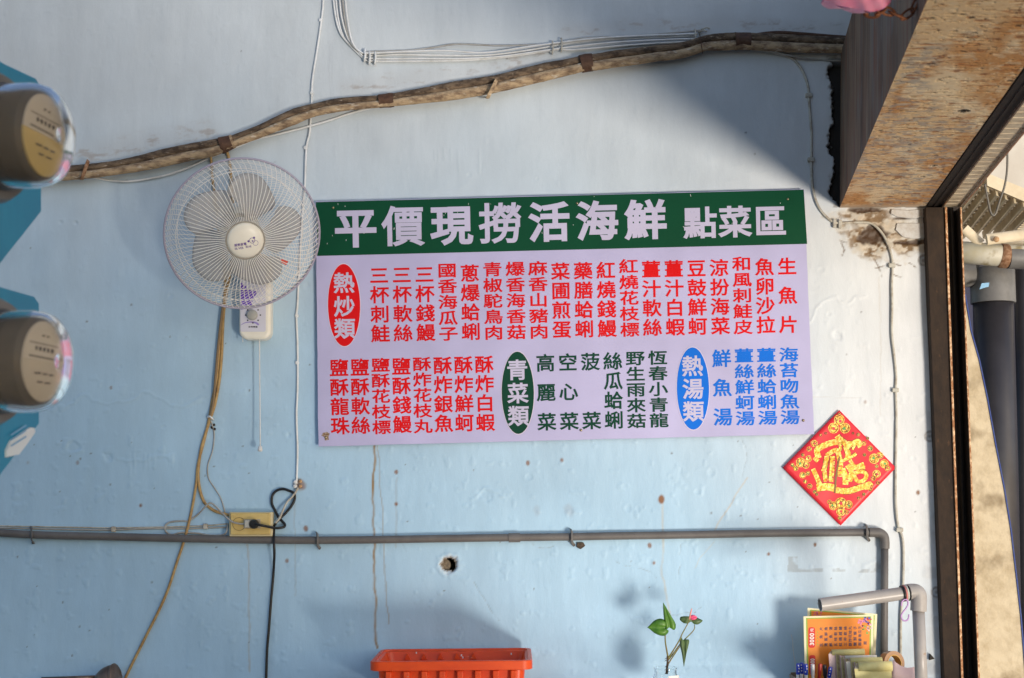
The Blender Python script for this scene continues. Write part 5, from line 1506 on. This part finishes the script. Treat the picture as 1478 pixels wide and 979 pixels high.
MB().add(lathe([(.036, 0), (.036, .030), (.025, .030), (.025, 0), (.036, 0)], cR, axr, 36)).build('tape', mat('tape_brown', (.36, .19, .10), .35, coat=.4), rl, smooth=True, sharp=40)
MB().add(lathe([(.0249, -.001), (.0249, .031), (.0225, .031), (.0225, -.001), (.0249, -.001)], cR, axr, 36)).build('core', mat('tape_core', (.62, .36, .10), .6), rl, smooth=True, sharp=40)
# pens
m_bp = mat('blue_pen', (.012, .04, .42), .3, coat=.4); m_wpn = mat('white_pen_part', (.75, .75, .75), .3); m_rpn = mat('red_pen', (.40, .03, .02), .35); m_kpn = mat('dark_pen', (.03, .03, .04), .35)
for (u, v, m, lb) in ((1152, 958, m_bp, 'leftmost blue pen in the box'), (1157, 957, m_bp, 'second blue pen from the left, white star print on its cap'), (1163, 958.5, m_bp, 'third blue pen from the left beside a white one'),
                  (1173, 959, m_wpn, 'white capped pen between the blue and red pens'), (1184, 958, m_rpn, 'dark red pen in front of the price card'), (1190, 960, m_kpn, 'black pen beside the dark red one'), (1199, 963, m_bp, 'blue pen nearest to the order pads')):
    yy = YH - .06 + random.uniform(-.02, .02); top = P(u, v, yy); bot = Vector((top.x + random.uniform(-.012, .012), yy + .02, ZT + .007))
    t = thing('pen', lb, 'pen', tuple(bot))
    dv = (top - bot).normalized(); L0 = (top - bot).length
    MB().add(lathe([(0, 0), (.0045, .012), (.0048, L0 - .034), (.0048, L0 - .032)], bot, dv, 10)).build('barrel', m_wpn if m is m_bp else m, t, smooth=True)
    MB().add(lathe([(.0060, L0 - .033), (.0064, L0 - .006), (.0052, L0), (0, L0)], bot, dv, 12)).build('cap', m, t, smooth=True, sharp=50)
    if m is m_bp:
        for k in range(3):
            q = top - dv * (.006 + .009 * k) + Vector((random.uniform(-.003, .003), -.0062, 0))
            MB().add(disc(q, (0, -1, 0), .0020, .0008, 5)).build('star_print', m_wpn, t)
cable('white_string', [(1142, 916, -.02), (1144, 925, -.02), (1144.5, 935, -.02), (1146, 948, -.02), (1148, 960, -.02), (1149, 985, -.02)], .0012, mat('string', (.6, .6, .6), .6), 'thin white string with small dark knots hanging left of the price cards', cat='string')

# free-standing pale pipe rack in front of the conduit
m_rack = mat('pale_grey_pvc', (.42, .39, .37), .35, col2=(.36, .33, .31), scale=18, col3=(.30, .17, .09), scale3=40, thr3=(.68, .75))
YK = -.40
rk = thing('pipe_rack', 'pale grey plastic pipe stand with an open ended arm pointing left above the price cards', 'pipe stand', (P(1324, 985, YK).x, YK, ZT))
pl_, pr_ = P(1183.5, 873.2, YK - .03), P(1322, 854, YK)
rad = .0190
arm = MB().add(tube([pl_, pr_], rad, 24, caps=False)).add(tube([pl_ + (pr_ - pl_) * .0005, pr_], rad * .86, 24, caps=False)).build('arm', m_rack, rk, smooth=True)
MB().add(disc(pl_ + (pr_ - pl_).normalized() * .012, (pl_ - pr_), rad * .9, .001, 24)).build('arm_bore', mat('bore_dark', (.05, .045, .04), .7), rk)
o = MB().add(lathe([(rad * .87, 0), (rad * 1.01, 0), (rad * 1.01, .003)], pl_, (pr_ - pl_), 24)).build('arm_end', m_rack, rk)
MB().add(tube(spline([P(1306, 855.5, YK), P(1316, 854, YK), P(1324, 856, YK), P(1326, 864, YK), P(1325.5, 882, YK)], 4), rad * 1.22, 24)).build('elbow', m_rack, rk, smooth=True, sharp=50)
bt = P(1328, 985, YK); bt = Vector((P(1330, 985, YK).x, YK, ZT + .001))
MB().add(tube([P(1325.5, 880, YK), bt], rad * .93, 24)).build('upright', m_rack, rk, smooth=True)
MB().add(lathe([(.045, 0), (.045, .008), (.022, .014), (.022, .03)], (bt.x, bt.y, ZT + .0005), (0, 0, 1), 24)).build('foot', m_rack, rk, smooth=True, sharp=40)
MB().add(disc(P(1239, 859, YK - .025), (0, -1, .4), .002, .001, 8)).build('bright_fleck', m_wht, rk)
rt = thing('rope_ring', 'dark cord with coloured beads wound round the pale pipe arm', 'cord', P(1303, 866, YK - .02))
dv = (pr_ - pl_).normalized()
for (s, m) in ((.0, m_black), (.006, mat('rope_pink', (.62, .22, .20), .6)), (.011, mat('rope_pale', (.55, .58, .52), .6)), (.017, m_black)):
    c_ = P(1301.5, 857, YK) + dv * s
    c_ = pl_ + dv * ((c_ - pl_).dot(dv))
    uu = dv.orthogonal().normalized(); ww = dv.cross(uu)
    MB().add(tube([c_ + (uu * math.cos(a) + ww * math.sin(a)) * rad * 1.12 for a in [2 * math.pi * i / 24 for i in range(24)]], .0030, 6, closed=True)).build('wound_turn', m, rt, smooth=True)
Zs = lambda a, b: P(*Z3(a, b), YK - .02)
MB().add(tube(spline([Zs(1150, 235), Zs(1152, 200), Zs(1178, 172), Zs(1205, 178), Zs(1213, 215), Zs(1195, 255), Zs(1160, 300), Zs(1146, 335), Zs(1160, 368), Zs(1190, 378), Zs(1215, 360), Zs(1222, 315)], 6), .0023, 8)).build('hook', mat('lilac_plastic', (.52, .30, .60), .35), None, smooth=True, loc=tuple(Zs(1190, 378)))
tag(bpy.data.objects['hook'], 'small lilac plastic S hook hanging from the pale pipe arm', 'hook')
bpy.data.objects['hook'].name = 's_hook'
tri = thing('wall_chip', 'small dark triangular hanger on the wall at the lower right beside the pale pipe', 'hanger', P(1345, 952, 0))
fixn(MB().add(prism([P(1343, 944, -.012), P(1349, 951, -.012), P(1342, 953, -.012)], (0, .011, 0))).build('hanger_plate', m_dark, tri))

# pipe fitting at the lower left, close to the wall
tapt = thing('pipe_fitting', 'dark brown metal elbow fitting on a thin pipe at lower left', 'pipe', P(155, 985, -.08))
m_fit = mat('brown_fitting', (.13, .085, .065), .35, .6, col2=(.20, .14, .11), scale=30)
MB().add(tube([P(60, 981, -.07), P(146, 978, -.07)], .0075, 12)).build('thin_pipe', m_fit, tapt, smooth=True)
fxa = Vector((1, -.15, .22)).normalized(); fxc = P(140, 984, -.075)
MB().add(lathe([(0, 0), (.022, .002), (.032, .016), (.038, .030), (.041, .046), (.040, .054), (.034, .058)], fxc, fxa, 26)).build('bell', m_fit, tapt, smooth=True, sharp=60)
MB().add(lathe([(.034, .0575), (.043, .0575), (.044, .064), (.038, .068), (0, .068)], fxc, fxa, 26)).build('flange', m_fit, tapt, smooth=True, sharp=40)

# pink bag and rusty chain in front of the beam
YP = -1.8
m_ch = mat('rusty_chain', (.30, .11, .045), .75, .4, col2=(.16, .06, .03), scale=120)
chn = thing('chain', 'rusty iron chain sagging across the beam side at the top edge', 'chain', P(1298, 27, YP))
chp = spline([P(1225, -6, YP), P(1243, 15, YP), P(1256, 21, YP - .01), P(1269, 20, YP - .02), P(1279, 13, YP), P(1289, 20, YP), P(1298, 26, YP), P(1308, 23, YP), P(1317, 16, YP), P(1322, 5, YP), P(1326, -10, YP)], 12)
def at_len(pts, s):
    for i in range(len(pts) - 1):
        l = (pts[i + 1] - pts[i]).length
        if s <= l: return pts[i].lerp(pts[i + 1], s / l)
        s -= l
    return None
s = 0; k = 0; LK = .026
while True:
    a = at_len(chp, s); b = at_len(chp, s + LK)
    if b is None: break
    d = (b - a).normalized(); m_ = (a + b) / 2
    sd_ = d.cross(Vector((0, 1, 0))).normalized() if k % 2 == 0 else Vector((0, 1, 0))
    sd_ = (sd_ * math.cos(.5) + d.cross(sd_) * math.sin(.5)).normalized()
    L1, W1 = LK * .68, .0075
    loop = [m_ + d * (L1 * math.cos(t) * (1.0 if abs(math.cos(t)) < .7 else 1.0)) + sd_ * (W1 * math.sin(t)) for t in [2 * math.pi * i / 16 for i in range(16)]]
    MB().add(tube(loop, .0026, 7, closed=True)).build('link', m_ch, chn, smooth=True)
    s += LK; k += 1
bag = thing('pink_bag', 'bottom of a pink plastic bag hanging over the rusty chain', 'bag', P(1260, 18, YP - .03))
out = [(1190, 0), (1203, 6.5), (1222, 10.5), (1240, 14), (1252, 16.5), (1263, 16.8), (1273, 13.5), (1280, 9), (1285, 4.5), (1290, -6)]
V = []; F = []; n2 = 10; so_l = spl2(out, 3)
cxb, cyb = 1246, -60
for i, (u, v) in enumerate(so_l):
    for k in range(n2):
        t = k / (n2 - 1)
        uu = u + (cxb - u) * t * .55; vv = v + (cyb - v) * t
        V.append(P(uu, vv, YP - .03 - .055 * math.sin(min(1, t * 2.2) * math.pi / 2) + .004 * math.sin(i * .9 + k)))
for k in range(n2):
    pass
for i in range(len(so_l) - 1):
    for k in range(n2 - 1): F.append((i * n2 + k, i * n2 + k + 1, (i + 1) * n2 + k + 1, (i + 1) * n2 + k))
m_bag = mat('pink_plastic_film', (.80, .22, .36), .35, col2=(.84, .34, .46), scale=14, sss=.3)
o = mk('bag_front', V, F, m_bag, bag, smooth=True)
V2 = [v + origin(bag) for v in [vv.co.copy() for vv in o.data.vertices]]
V3 = [Vector((v.x, 2 * (YP - .03) - v.y, v.z)) for v in V2]
mk('bag_back', V3, F, m_bag, bag, smooth=True)
